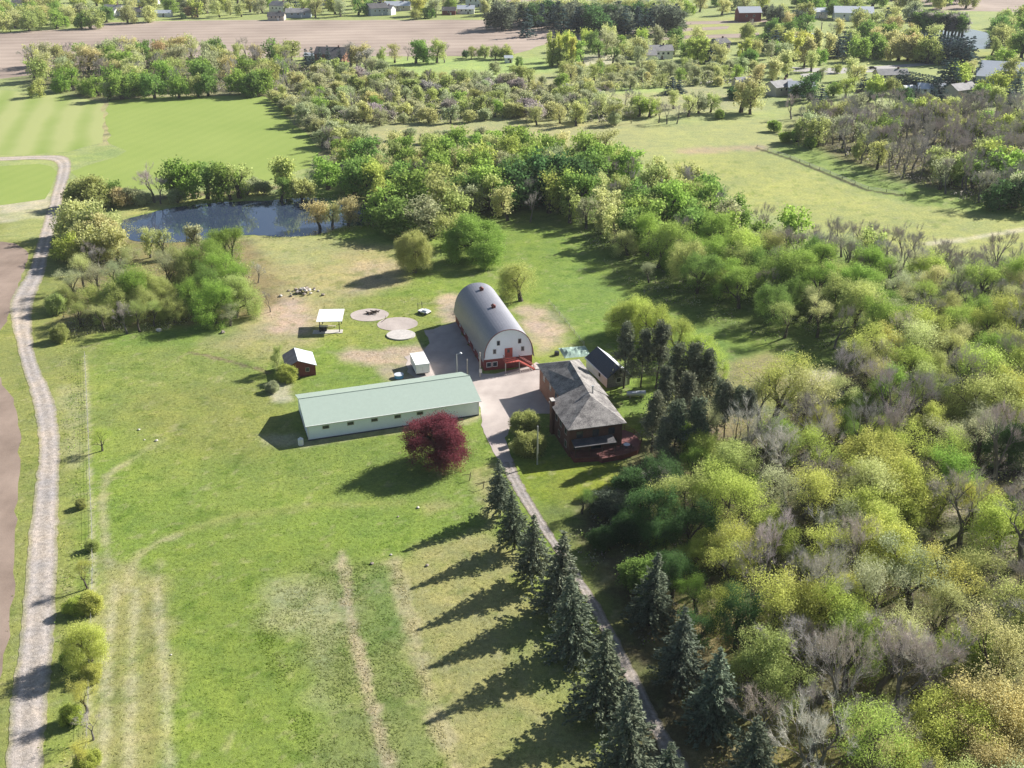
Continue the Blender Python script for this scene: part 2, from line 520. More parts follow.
def bare(kind, seed, near, levels, trunk, spread, up, nb, maxw, ntw, tw, ratio=(0.62, 0.85), haze=0):
    rng = np.random.default_rng(seed)
    segs, T = fit10(*grow_tree(seed, levels if near else levels - 1, trunk, spread, up, nb, ratio=ratio, wob=0.3), maxw)
    P = np.repeat(T, ntw if near else max(2, ntw - 1), 0)
    n = len(P)
    out = P - np.array([0, 0, 4.5]); out /= np.linalg.norm(out, axis=1, keepdims=True)
    d = out * 0.6 + rng.normal(0, 0.5, (n, 3)) + np.array([0, 0, 0.4])
    d /= np.linalg.norm(d, axis=1, keepdims=True)
    ln = rng.uniform(0.25, 0.8, (n, 1)) * (1.0 if near else 1.3)
    sd = np.cross(d, rng.normal(size=(n, 3))); sd /= np.linalg.norm(sd, axis=1, keepdims=True)
    wd = tw if near else tw * 2.2
    Q = np.stack([P - sd * wd, P + sd * wd, P + d * ln + sd * wd * 0.4, P + d * ln - sd * wd * 0.4], 1)
    lo = [(a, b, r, q) for a, b, r, q, l in segs if l >= 2]
    hi = [(a, b, max(r * 0.7, 0.011), max(q * 0.7, 0.008)) for a, b, r, q, l in segs if l < 2]
    W, B = tube_quads(lo, 6 if near else 4), tube_quads(hi, 3)
    Q = np.concatenate([B, Q]) if len(B) else Q
    if near:
        return (quads_mesh(kind + '_trunk', W, [M['bark_grey']]), quads_mesh(kind + '_crown', Q, [M['twig']]))
    return (quads_mesh(kind + '_far', np.concatenate([W, Q]), [M['bark_grey'], M['twig']], [0] * len(W) + [1] * len(Q)),)

def spruce(seed, near, rmax=3.4, lo=0.7, power=0.85, thin=1.0):
    rng = np.random.default_rng(seed)
    segs, C, A = [], [], []
    segs.append((Vector((0, 0, -0.05)), Vector((0, 0, 5)), 0.16, 0.09)); segs.append((Vector((0, 0, 5)), Vector((0, 0, 9.8)), 0.09, 0.015))
    nw = 30 if near else 13
    lump = 1 + 0.07 * np.convolve(rng.normal(size=nw + 2), [0.5, 1, 0.5], 'valid')
    for i in range(nw):
        f = (i + rng.uniform(-0.3, 0.3)) / nw
        z = lo + (9.9 - lo) * f
        rad = (rmax * (1 - f) ** power + 0.06) * lump[i]
        nbr = int((11 if near else 7) * (1 - 0.55 * f))
        ph = rng.uniform(0, 6.28)
        for k in range(nbr):
            if rng.random() > thin - 0.1: continue
            t = ph + 6.283 * k / nbr + rng.uniform(-0.3, 0.3)
            r = rad * rng.uniform(0.72, 1.12)
            h = Vector((math.cos(t), math.sin(t), 0))
            tip = Vector((0, 0, z)) + h * r + Vector((0, 0, -0.22 * r + 0.05 * r * r))
            if near: segs.append((Vector((0, 0, z)), tip, 0.025, 0.008))
            m = max(2, int(r * (5.5 if near else 2.6)))
            for j in range(m):
                u = (j + 0.6) / m
                p = Vector((0, 0, z)) * (1 - u) + tip * u
                for s in range(4 if near else 2):
                    C.append(tuple(p + Vector(rng.normal(0, 0.06 + 0.05 * u, 3))))
                    sw = h.cross(Vector((0, 0, 1))) * rng.uniform(-0.9, 0.9)
                    dd = (h + sw + Vector((0, 0, rng.uniform(-0.5, 0.3)))).normalized()
                    A.append(tuple(dd))
    C = np.array(C); A = np.array(A)
    n = len(C)
    b = np.cross(A, rng.normal(size=(n, 3)) * np.array([0.5, 0.5, 1])); b /= np.linalg.norm(b, axis=1, keepdims=True)
    s = rng.uniform(0.7, 1.3, (n, 1)) * (0.185 if near else 0.5)
    A = A * s; b = b * s * 0.5
    Q = np.stack([C - A, C - b, C + A, C + b], 1)
    W = tube_quads(segs, 6)
    if near: return (quads_mesh('spruce_trunk', W, [M['bark']]), quads_mesh('spruce_crown', Q, [M['needle']]))
    return (quads_mesh('spruce_far', np.concatenate([W, Q]), [M['bark'], M['needle']], [0] * len(W) + [1] * len(Q)),)

def pine(seed, near, z0=1.6, rmax=2.2):
    rng = np.random.default_rng(seed)
    segs, P = [], []
    x = Vector((0, 0, -0.05)); r = 0.15
    for i in range(10):
        q = x + Vector((rng.normal(0, 0.05), rng.normal(0, 0.05), 1.0))
        segs.append((x, q, r, r * 0.84)); x, r = q, r * 0.84
    nb = 75 if near else 30
    for k in range(nb):
        f = rng.uniform(0, 1) ** 0.8
        z = z0 + (9.6 - z0) * f
        t = rng.uniform(0, 6.28)
        rr = rmax * (1 - 0.75 * f) * rng.uniform(0.45, 1.15)
        tip = Vector((math.cos(t) * rr, math.sin(t) * rr, z + rng.uniform(-0.1, 0.5)))
        segs.append((Vector((0, 0, z - 0.15)), tip, 0.035, 0.012))
        for u in (0.55, 0.8, 1.0):
            c = Vector((0, 0, z - 0.15)) * (1 - u) + tip * u
            for _ in range(24 if near else 8): P.append(tuple(c + Vector(rng.normal(0, 0.24, 3))))
    P = np.array(P)
    Q = leaf_quads(P, 0.19 if near else 0.36, rng, 0.35)
    W = tube_quads(segs, 6)
    if near: return (quads_mesh('pine_trunk', W, [M['bark']]), quads_mesh('pine_crown', Q, [M['needle']]))
    return (quads_mesh('pine_far', np.concatenate([W, Q]), [M['bark'], M['needle']], [0] * len(W) + [1] * len(Q)),)

def protos(kind, fn, n):
    for near in (True, False):
        PROTO[kind, near] = [fn(s, near) for s in range(n if near else max(2, n - 1))]

#                                                    lev trunk spread up  nb  maxw  nleaf size spread
protos('broad', lambda s, n: leafy('broad', 100 + s, n, 4, 1.6 if n else 1.2, 0.64, 0.08, 3.5, 4.4, 27 if n else 10, 0.085 if n else 0.15, 0.44, skirt=0.12 if n else 0.5), 7)
protos('full', lambda s, n: leafy('full', 200 + s, n, 4, 1.1, 0.8, 0.02, 3.6, 4.9, 38 if n else 14, 0.09 if n else 0.155, 0.46, ratio=(0.7, 0.9), skirt=0.4 if n else 0.8), 6)
protos('dome', lambda s, n: leafy('dome', 250 + s, n, 4, 1.0, 0.8, 0.05, 3.6, 5.0, 85, 0.095, 0.5, ratio=(0.72, 0.86), skirt=0.3), 2)
protos('tall', lambda s, n: leafy('tall', 300 + s, n, 4, 1.3, 0.45, 0.18, 3.3, 2.8, 30 if n else 12, 0.085 if n else 0.15, 0.40, skirt=0.4 if n else 0.7), 5)
protos('thin', lambda s, n: leafy('thin', 400 + s, n, 4, 1.9 if n else 1.3, 0.5, 0.16, 3.4, 3.6, 18 if n else 13, 0.066 if n else 0.115, 0.40, skirt=0.08 if n else 0.6), 7)
protos('bare', lambda s, n: bare('bare', 500 + s, n, 5, 1.9, 0.40, 0.17, 2.9, 3.3, 5 if n else 7, 0.007), 7)
protos('shrub', lambda s, n: leafy('shrub', 600 + s, n, 3, 2.0, 0.7, 0.05, 3.4, 5.6, 34 if n else 22, 0.22 if n else 0.24, 0.65, stems=5), 5)
protos('twiggy', lambda s, n: leafy('twiggy', 700 + s, n, 3, 2.2, 0.6, 0.1, 3.4, 5.4, 20, 0.17 if n else 0.19, 0.6, stems=5, bark='bark_grey'), 5)
protos('spruce', lambda s, n: spruce(800 + s, n), 7)
protos('oldspruce', lambda s, n: spruce(850 + s, n, 3.2, 1.5, 0.8, 0.95), 2)
protos('pine', lambda s, n: pine(900 + s, n), 5)
protos('polepine', lambda s, n: pine(950 + s, n, 6.0, 1.25), 2)

# ------------------------------------------------------------------ tree colours (foliage albedo) and the words for them
TONE = {
    'lime': ((0.46, 0.54, 0.135), 'lime green'), 'yellow': ((0.54, 0.56, 0.155), 'yellow-green'), 'fresh': ((0.30, 0.43, 0.095), 'fresh green'),
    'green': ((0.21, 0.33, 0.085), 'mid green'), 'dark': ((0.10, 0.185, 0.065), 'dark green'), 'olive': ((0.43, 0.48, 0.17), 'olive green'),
    'straw': ((0.55, 0.56, 0.25), 'straw yellow'), 'pale': ((0.45, 0.485, 0.275), 'pale greyish'), 'tan': ((0.58, 0.53, 0.25), 'tan budding'),
    'rust': ((0.50, 0.38, 0.20), 'rusty orange'), 'maroon': ((0.21, 0.055, 0.075), 'dark crimson'),
    'blue': ((0.175, 0.205, 0.14), 'blue-green'), 'pine': ((0.19, 0.215, 0.14), 'dusky green'), 'conifer': ((0.10, 0.145, 0.14), 'dark'),
    'grey': ((0.40, 0.37, 0.325), 'grey'), 'lilac': ((0.42, 0.385, 0.355), 'lilac-grey'), 'silver': ((0.57, 0.53, 0.47), 'silvery grey'), 'brown': ((0.38, 0.345, 0.305), 'brownish'),
}
KIND = {  # proto: (object name, category, noun used in labels)
    'broad': ('broadleaf_tree', 'tree', 'leafy tree'), 'full': ('leafy_tree', 'tree', 'round tree'),
    'dome': ('domed_tree', 'tree', 'domed tree'), 'tall': ('upright_tree', 'tree', 'narrow tree'), 'thin': ('budding_tree', 'tree', 'thin-leaved tree'),
    'bare': ('bare_tree', 'tree', 'leafless tree'), 'shrub': ('shrub', 'shrub', 'shrub'), 'twiggy': ('twiggy_bush', 'bush', 'bush'),
    'spruce': ('spruce_tree', 'tree', 'spruce'), 'oldspruce': ('spruce_tree', 'tree', 'spruce'),
    'pine': ('pine_tree', 'tree', 'pine'), 'polepine': ('pine_tree', 'tree', 'pine'),
}
HOUSES = []         # where buildings stand: the random woods keep off them
TREES = []          # every tree: filled first, labelled and built at the end
NEAR = 300.0
trng = random.Random(5)

def tree(kind, px, py, h, tone, w=1.0, zone='', label=None, base=False):
    """a tree whose top (or foot, base=True) is seen at px, py; h in metres, w = widening of the crown"""
    x, y, _ = at(px, py, 0 if base else h)
    put(kind, x, y, h, tone, w, zone, label)

def put(kind, x, y, h, tone, w=1.0, zone='', label=None):
    TREES.append(dict(kind=kind, x=x, y=y, h=h, tone=tone, w=w, zone=zone, label=label))

def inside(P, x, y):
    c = False
    j = len(P) - 1
    for i in range(len(P)):
        if (P[i][1] > y) != (P[j][1] > y) and x < (P[j][0] - P[i][0]) * (y - P[i][1]) / (P[j][1] - P[i][1]) + P[i][0]: c = not c
        j = i
    return c

def fill(pts, gap, mix, zone, seed, avoid=1.0, most=400):
    """trees at random, never nearer than gap, over ground given as the outline of their feet"""
    rr = random.Random(seed)
    P = [at(*p)[:2] for p in pts]
    x0, x1 = min(p[0] for p in P), max(p[0] for p in P)
    y0, y1 = min(p[1] for p in P), max(p[1] for p in P)
    got = [(t['x'], t['y']) for t in TREES]
    n0 = len(got)
    ws = [m[-1] for m in mix]
    tries = int(9 * (x1 - x0) * (y1 - y0) / gap ** 2)
    added = 0
    for _ in range(tries):
        if added >= most: break
        x, y = rr.uniform(x0, x1), rr.uniform(y0, y1)
        if not inside(P, x, y): continue
        qx, qy = px_of(x, y, 8)
        if not (-60 < qx < 1084 and qy < 800): continue
        if any(abs(x - hx) < hw + 3 and -42 < y - hy < 8 for hx, hy, hw in HOUSES): continue
        ok = True
        for i, (a, b) in enumerate(got):
            g = gap if i >= n0 else gap * avoid
            if (a - x) ** 2 + (b - y) ** 2 < g * g: ok = False; break
        if not ok: continue
        kind, hs, tones, wr, _w = rr.choices(mix, ws)[0]
        put(kind, x, y, rr.uniform(*hs), rr.choice(tones), rr.uniform(*wr), zone)
        got.append((x, y)); added += 1

def es(n): return 'es' if n.endswith('sh') else 's'

def ordinal_label(i, n, noun, zone):
    num = ['', 'one', 'two', 'three', 'four', 'five', 'six', 'seven', 'eight', 'nine'][n]
    if i == 0: return f'leftmost of {num} {noun}{es(noun)} {zone}'
    if i == n - 1: return f'rightmost of {num} {noun}{es(noun)} {zone}'
    return f"{['', 'second', 'third', 'fourth', 'fifth', 'sixth', 'seventh', 'eighth'][i]} from left of {num} {noun}{es(noun)} {zone}"

def plant_trees():
    by = {}
    for t in TREES:
        t['px'] = px_of(t['x'], t['y'], t['h'] * 0.6)
        if t['label'] is None:
            by.setdefault((TONE[t['tone']][1], KIND[t['kind']][2], t['zone']), []).append(t)
    for (tw, noun, zone), ts in by.items():
        full = f'{tw} {noun}'
        if len(ts) == 1: ts[0]['label'] = f'{full} {zone}'
        elif len(ts) <= 8:
            for i, t in enumerate(sorted(ts, key=lambda t: t['px'][0])): t['label'] = ordinal_label(i, len(ts), full, zone)
        else:
            for t in ts: t['label'] = f'{full} {zone}'
    for t in TREES:
        near = math.hypot(t['x'], t['y']) < NEAR
        ps = PROTO[t['kind'], near]
        p = ps[trng.randrange(len(ps))]
        name, cat, noun = KIND[t['kind']]
        k = t['h'] / 10.0
        scl = (k * t['w'], k * t['w'], k)
        jit = [trng.uniform(0.88, 1.12) for _ in range(3)]
        sh = trng.uniform(0.85, 1.15)
        c = TONE[t['tone']][0]
        colr = tuple(c[i] * sh * (0.6 + 0.4 * jit[i]) for i in range(3)) + (1,)
        grp = (noun + es(noun) + ' ' + t['zone'])[:90]
        rz = trng.uniform(0, 6.28)
        if near:
            e = empty(name, (t['x'], t['y'], 0), rz, t['label'], cat, grp)
            e.rotation_euler = (R(trng.gauss(0, 2.2)), R(trng.gauss(0, 2.2)), rz)
            e.scale = scl
            a = link('trunk', p[0], e)
            b = link('crown', p[1], e)
            b.color = colr
        else:
            o = link(name, p[0], None, (t['x'], t['y'], 0))
            o.rotation_euler = (0, 0, rz); o.scale = scl; o.color = colr
            tag(o, t['label'], cat, grp)
# ------------------------------------------------------------------ ground colours (albedo) painted from outlines of turf, straw, dirt
def vnoise(x, y, s, seed):
    x = x / s; y = y / s
    xi, yi = np.floor(x), np.floor(y)
    fx, fy = x - xi, y - yi
    fx = fx * fx * (3 - 2 * fx); fy = fy * fy * (3 - 2 * fy)
    def h(a, b):
        v = np.sin(a * 127.1 + b * 311.7 + seed * 74.7) * 43758.5453
        return v - np.floor(v)
    return (h(xi, yi) * (1 - fx) + h(xi + 1, yi) * fx) * (1 - fy) + (h(xi, yi + 1) * (1 - fx) + h(xi + 1, yi + 1) * fx) * fy

def fbm(x, y, s, seed):
    return (vnoise(x, y, s, seed) * 0.5 + vnoise(x, y, s / 2.1, seed + 3) * 0.3 + vnoise(x, y, s / 4.3, seed + 7) * 0.2) * 2 - 1

def poly_sd(X, Y, P):
    """signed distance to a polygon, negative inside"""
    d = np.full(X.shape, 1e9); ins = np.zeros(X.shape, bool)
    n = len(P)
    for i in range(n):
        ax, ay = P[i]; bx, by = P[(i + 1) % n]
        ex, ey = bx - ax, by - ay
        L = ex * ex + ey * ey + 1e-9
        t = np.clip(((X - ax) * ex + (Y - ay) * ey) / L, 0, 1)
        d = np.minimum(d, np.hypot(X - ax - t * ex, Y - ay - t * ey))
        cr = (ay > Y) != (by > Y)
        with np.errstate(divide='ignore', invalid='ignore'):
            xx = (bx - ax) * (Y - ay) / (by - ay) + ax
        ins ^= cr & (X < xx)
    return np.where(ins, -d, d)

def line_d(X, Y, P):
    d = np.full(X.shape, 1e9)
    for (ax, ay), (bx, by) in zip(P[:-1], P[1:]):
        ex, ey = bx - ax, by - ay
        L = ex * ex + ey * ey + 1e-9
        t = np.clip(((X - ax) * ex + (Y - ay) * ey) / L, 0, 1)
        d = np.minimum(d, np.hypot(X - ax - t * ex, Y - ay - t * ey))
    return d

G_LAWN, G_LUSH, G_MEADOW = (0.172, 0.240, 0.047), (0.125, 0.20, 0.042), (0.27, 0.315, 0.125)
G_STRAW, G_DIRT, G_PALE = (0.345, 0.30, 0.155), (0.44, 0.345, 0.265), (0.50, 0.45, 0.36)
G_FLOOR, G_OLIVE, G_MOSS = (0.10, 0.085, 0.05), (0.205, 0.195, 0.075), (0.095, 0.13, 0.035)
G_GREYGRASS, G_PINK = (0.335, 0.33, 0.19), (0.42, 0.32, 0.26)

PAINT = [  # ('p' area | 'l' line, outline in picture points, colour, edge softness m, ragged edge m, strength, line half-width m)
    ('p', [(-400, 215), (-400, -95), (1400, -95), (1400, 235), (900, 262), (700, 232), (560, 190), (350, 190), (100, 215)], G_MEADOW, 12, 10, 1, 0),
    ('p', [(-30, 200), (95, 195), (95, 330), (85, 420), (60, 768), (60, 830), (-40, 830)], (0.22, 0.235, 0.075), 4, 4, 0.9, 0),
    ('p', [(-10, 195), (50, 193), (55, 205), (45, 218), (0, 222)], G_PALE, 2, 5, 0.7, 0),
    ('p', [(0, 212), (60, 208), (50, 240), (0, 240)], (0.30, 0.33, 0.14), 3, 5, 0.6, 0),
    # pasture between pond and yard
    ('p', [(235, 240), (330, 236), (400, 246), (405, 275), (350, 296), (345, 330), (300, 345), (262, 360), (215, 345), (245, 300)], G_STRAW, 6, 8, 0.85, 0),
    ('p', [(235, 236), (330, 234), (355, 245), (330, 262), (240, 268)], (0.30, 0.32, 0.13), 4, 6, 0.7, 0),
    ('p', [(275, 297), (305, 298), (318, 318), (305, 334), (272, 332), (262, 315)], G_PINK, 3, 4, 0.9, 0),
    ('p', [(355, 262), (400, 262), (392, 285), (350, 295)], G_PINK, 4, 5, 0.4, 0),
    ('p', [(330, 300), (440, 295), (445, 330), (420, 345), (345, 345), (325, 335)], (0.215, 0.245, 0.065), 3, 4, 0.8, 0),
    ('p', [(325, 352), (350, 347), (385, 350), (420, 345), (440, 350), (436, 378), (395, 378), (380, 366), (340, 362)], G_PINK, 2.5, 4, 0.85, 0),
    ('p', [(440, 292), (462, 296), (466, 318), (444, 322)], G_PINK, 2, 3, 0.8, 0),
    ('p', [(520, 308), (550, 304), (572, 325), (566, 345), (535, 352), (524, 330)], G_PINK, 2.5, 4, 0.9, 0),
    ('p', [(545, 240), (640, 300), (760, 350), (820, 400), (760, 420), (650, 330), (575, 345), (540, 300), (520, 260)], (0.15, 0.23, 0.05), 4, 3, 0.85, 0),
    ('p', [(470, 235), (545, 225), (560, 260), (540, 300), (500, 290)], (0.15, 0.215, 0.04), 5, 4, 0.7, 0),
    # wood floors
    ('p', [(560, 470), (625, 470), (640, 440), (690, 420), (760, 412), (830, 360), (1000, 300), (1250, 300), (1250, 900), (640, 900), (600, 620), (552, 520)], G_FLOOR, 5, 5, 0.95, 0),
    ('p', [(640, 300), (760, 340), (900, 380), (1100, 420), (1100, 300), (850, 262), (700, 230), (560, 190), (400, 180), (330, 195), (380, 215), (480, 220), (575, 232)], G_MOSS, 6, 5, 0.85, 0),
    ('p', [(655, 600), (720, 600), (760, 680), (820, 760), (800, 830), (700, 830)], (0.21, 0.175, 0.085), 4, 4, 0.8, 0),
    ('p', [(740, 640), (860, 700), (900, 768), (900, 820), (740, 820)], (0.20, 0.19, 0.06), 4, 5, 0.55, 0),
    ('p', [(800, 372), (836, 372), (842, 400), (815, 410)], G_PALE, 2, 2, 0.9, 0),
    ('p', [(985, 440), (1040, 430), (1060, 480), (990, 480)], (0.045, 0.04, 0.04), 2, 3, 0.9, 0),
    ('p', [(920, 480), (960, 490), (1010, 540), (1000, 560), (930, 510)], G_PALE, 2, 3, 0.35, 0),
    ('p', [(690, 372), (770, 350), (800, 380), (735, 440), (690, 470), (670, 420)], (0.27, 0.215, 0.12), 4, 4, 0.75, 0),
    ('p', [(60, 335), (250, 320), (290, 300), (255, 240), (90, 225)], (0.20, 0.16, 0.085), 4, 4, 0.85, 0),
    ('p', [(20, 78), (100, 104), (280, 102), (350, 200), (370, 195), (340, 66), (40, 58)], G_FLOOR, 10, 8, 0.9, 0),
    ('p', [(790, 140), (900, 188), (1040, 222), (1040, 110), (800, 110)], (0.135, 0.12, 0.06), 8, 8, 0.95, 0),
    # pond banks
    ('p', [(120, 222), (145, 212), (190, 201), (270, 195), (270, 186), (200, 198), (140, 205), (112, 215)], (0.30, 0.30, 0.11), 2, 2, 0.9, 0),
    ('p', [(130, 204), (190, 197), (280, 190), (280, 186), (190, 192), (130, 198)], (0.16, 0.12, 0.08), 2, 2, 0.9, 0),
    # far grassland and scrub
    ('p', [(345, 128), (520, 122), (640, 122), (640, 150), (480, 150), (345, 152)], (0.34, 0.315, 0.16), 12, 12, 0.75, 0),
    ('p', [(280, 80), (700, 75), (760, 110), (620, 118), (300, 126)], (0.32, 0.31, 0.17), 15, 12, 0.8, 0),
    ('p', [(360, 59), (545, 58), (560, 70), (480, 82), (350, 76)], (0.28, 0.37, 0.12), 6, 4, 0.95, 0),
    ('p', [(610, 86), (680, 86), (670, 92), (608, 94)], (0.28, 0.37, 0.12), 6, 4, 0.9, 0),
    ('p', [(700, 152), (765, 150), (870, 195), (1060, 225), (1060, 262), (880, 250), (720, 200), (640, 165)], (0.30, 0.32, 0.11), 8, 6, 0.95, 0),
    ('p', [(620, 125), (790, 118), (800, 146), (700, 152), (600, 165), (560, 150)], (0.31, 0.325, 0.135), 12, 10, 0.8, 0),
    ('p', [(770, 150), (795, 140), (900, 180), (1040, 212), (1040, 222), (920, 205), (870, 192)], (0.165, 0.235, 0.055), 6, 4, 0.9, 0),
    ('l', [(690, 152), (725, 149), (760, 147)], (0.36, 0.28, 0.19), 3, 3, 0.8, 5),
    ('l', [(757, 148.5), (790, 159), (830, 175), (868, 190.5), (905, 196)], (0.075, 0.07, 0.045), 0.6, 1.0, 0.9, 1.1),
    ('l', [(930, 244), (1030, 229)], G_PALE, 1.5, 2, 0.6, 1.5),
    ('p', [(820, 44), (1024, 52), (1024, 62), (960, 60), (800, 62)], (0.245, 0.27, 0.085), 10, 6, 0.9, 0),
    ('p', [(590, 20), (800, 17), (800, 42), (560, 42)], (0.29, 0.31, 0.11), 10, 5, 0.95, 0),
    ('p', [(70, 30), (170, 20), (300, 19), (500, 19), (500, 12), (60, 16)], (0.25, 0.29, 0.10), 8, 6, 0.8, 0),
    ('p', [(570, 62), (600, 53), (622, 56), (612, 66), (585, 66)], G_PALE, 6, 4, 0.7, 0),
    # strip round the field corner
    ('p', [(70, 157), (120, 148), (126, 151), (124, 157), (72, 162)], (0.215, 0.28, 0.10), 2, 2, 0.9, 0),
    ('l', [(104.5, 100), (106, 144)], (0.36, 0.32, 0.17), 1, 1, 0.95, 2.6),
    ('l', [(104.8, 103), (106, 142)], (0.10, 0.09, 0.05), 0.5, 0.6, 0.95, 0.7),
    ('l', [(100, 99), (140, 96.5), (240, 93.5)], G_GREYGRASS, 2, 2, 0.9, 3),
    # lawns
    ('p', [(220, 415), (480, 420), (480, 470), (420, 520), (360, 520), (200, 470)], (0.16, 0.215, 0.05), 6, 5, 0.8, 0),
    ('p', [(515, 465), (560, 455), (620, 465), (615, 500), (560, 505), (530, 500)], (0.19, 0.235, 0.03), 2, 2, 0.9, 0),
    ('p', [(90, 350), (260, 345), (300, 400), (250, 440), (120, 440), (95, 400)], (0.195, 0.23, 0.07), 6, 6, 0.7, 0),
    ('p', [(130, 395), (290, 380), (290, 450), (150, 460)], (0.22, 0.22, 0.07), 8, 8, 0.5, 0),
    ('p', [(170, 545), (330, 540), (330, 820), (180, 820)], (0.168, 0.226, 0.045), 6, 8, 0.8, 0),
    ('p', [(325, 565), (400, 565), (470, 830), (330, 830), (300, 640)], (0.175, 0.205, 0.075), 4, 4, 0.85, 0),
    ('p', [(258, 590), (300, 572), (340, 590), (345, 640), (330, 700), (310, 700), (300, 640), (265, 625)], (0.31, 0.315, 0.17), 3, 6, 0.75, 0),
    ('p', [(325, 560), (348, 555), (352, 600), (338, 610)], (0.125, 0.19, 0.055), 2, 3, 0.7, 0),
    ('p', [(355, 570), (398, 568), (412, 640), (370, 650)], (0.135, 0.195, 0.055), 2, 3, 0.85, 0),
    ('p', [(392, 560), (480, 530), (530, 560), (600, 700), (660, 830), (460, 830)], (0.275, 0.255, 0.115), 3, 5, 0.8, 0),
    ('p', [(500, 640), (560, 600), (600, 700), (560, 720)], (0.195, 0.23, 0.07), 3, 4, 0.6, 0),
    ('l', [(342, 553), (346, 585), (352, 625), (362, 665), (374, 710), (388, 768), (400, 830)], (0.40, 0.335, 0.235), 0.6, 1.0, 0.75, 0.75),
    ('l', [(395, 563), (404, 600), (418, 650), (436, 710), (455, 768), (475, 830)], (0.37, 0.325, 0.20), 0.9, 1.5, 0.7, 1.0),
    ('p', [(102, 560), (140, 555), (160, 580), (168, 650), (172, 768), (176, 830), (80, 830), (92, 650)], (0.30, 0.275, 0.135), 2, 4, 0.65, 0),
    ('l', [(116, 585), (108, 650), (104, 720), (103, 830)], G_PALE, 0.6, 0.8, 0.35, 0.7),
    ('l', [(136, 590), (132, 650), (130, 720), (128, 830)], G_PALE, 0.6, 0.8, 0.3, 0.6),
    ('l', [(157, 590), (162, 650), (168, 720), (172, 830)], G_PALE, 0.6, 0.8, 0.35, 0.6),
    ('l', [(124, 585), (119, 650), (116, 720), (115, 830)], (0.20, 0.20, 0.075), 0.5, 1, 0.6, 0.6),
    ('l', [(147, 590), (148, 650), (150, 720), (151, 830)], (0.20, 0.20, 0.075), 0.5, 1, 0.6, 0.8),
    ('l', [(180, 535), (158, 542), (142, 552), (132, 568), (126, 590)], (0.37, 0.34, 0.19), 0.8, 1.2, 0.7, 0.9),
    ('l', [(128, 462), (108, 475), (103, 490), (103, 520), (106, 545), (110, 565)], (0.38, 0.345, 0.22), 0.7, 1.0, 0.6, 0.6),
    ('l', [(160, 440), (128, 462)], (0.33, 0.33, 0.15), 0.8, 1.2, 0.5, 0.8),
    ('l', [(180, 533), (240, 515), (320, 505), (400, 503)], (0.30, 0.29, 0.11), 1.2, 1.5, 0.4, 0.9),
    ('l', [(160, 560), (157, 590), (160, 640)], (0.38, 0.35, 0.22), 0.5, 0.8, 0.5, 0.5),
    ('l', [(85, 356), (87, 400), (89, 440), (90, 480), (92, 520), (93, 570), (91, 640), (88, 720)], (0.43, 0.40, 0.27), 0.4, 0.5, 0.7, 0.3),
    ('p', [(62, 390), (84, 390), (86, 470), (62, 470)], G_GREYGRASS, 2, 5, 0.5, 0),
    ('l', [(190, 352), (225, 360), (268, 372)], (0.17, 0.13, 0.09), 0.5, 1.0, 0.8, 0.6),
    ('p', [(268, 384), (290, 380), (292, 400), (272, 402)], G_PALE, 1.2, 2, 0.6, 0),
    ('p', [(262, 436), (300, 432), (306, 446), (270, 448)], G_PALE, 1.5, 1.5, 0.45, 0),
    ('p', [(468, 470), (494, 462), (505, 500), (490, 530), (478, 500)], (0.33, 0.29, 0.15), 1.5, 2, 0.7, 0),
    ('p', [(418, 505), (440, 500), (455, 506), (430, 512)], G_STRAW, 1.5, 2, 0.5, 0),
    ('p', [(300, 448), (400, 432), (470, 424), (482, 418), (482, 412), (308, 440)], (0.38, 0.34, 0.22), 0.8, 1.2, 0.6, 0),
    ('l', [(549, 303), (565, 322), (584, 346)], (0.13, 0.15, 0.05), 0.4, 0.6, 0.7, 0.4),
]
PAINT = [(k, [at(*p)[:2] for p in pts], np.array(c), so, no, st, hw) for k, pts, c, so, no, st, hw in PAINT]

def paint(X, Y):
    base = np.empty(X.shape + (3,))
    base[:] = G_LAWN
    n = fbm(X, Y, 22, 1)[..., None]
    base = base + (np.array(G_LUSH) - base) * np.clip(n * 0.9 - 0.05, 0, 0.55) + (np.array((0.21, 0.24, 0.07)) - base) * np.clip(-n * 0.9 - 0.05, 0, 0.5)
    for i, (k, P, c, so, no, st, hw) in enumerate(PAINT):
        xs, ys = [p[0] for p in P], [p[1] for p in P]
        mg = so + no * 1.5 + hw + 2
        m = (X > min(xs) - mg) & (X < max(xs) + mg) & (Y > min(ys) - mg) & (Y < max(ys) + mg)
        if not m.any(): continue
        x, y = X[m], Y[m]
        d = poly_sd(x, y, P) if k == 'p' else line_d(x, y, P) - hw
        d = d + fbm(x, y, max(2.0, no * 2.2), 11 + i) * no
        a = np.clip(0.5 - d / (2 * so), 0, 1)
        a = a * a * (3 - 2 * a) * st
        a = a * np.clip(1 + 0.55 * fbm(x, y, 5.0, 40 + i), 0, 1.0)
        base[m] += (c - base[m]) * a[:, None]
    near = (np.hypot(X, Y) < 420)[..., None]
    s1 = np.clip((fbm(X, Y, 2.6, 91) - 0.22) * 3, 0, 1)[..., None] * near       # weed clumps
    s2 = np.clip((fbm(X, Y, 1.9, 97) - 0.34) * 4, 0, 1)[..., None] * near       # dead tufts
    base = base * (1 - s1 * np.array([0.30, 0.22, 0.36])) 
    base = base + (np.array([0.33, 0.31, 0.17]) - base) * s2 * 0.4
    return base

def axis_steps(a, b, near0, near1, step, grow):
    v = list(np.arange(near0, near1 + 1e-6, step))
    s = step
    while v[-1] < b: s *= grow; v.append(v[-1] + s)
    s = step
    while v[0] > a: s *= grow; v.insert(0, v[0] - s)
    return np.array(v)

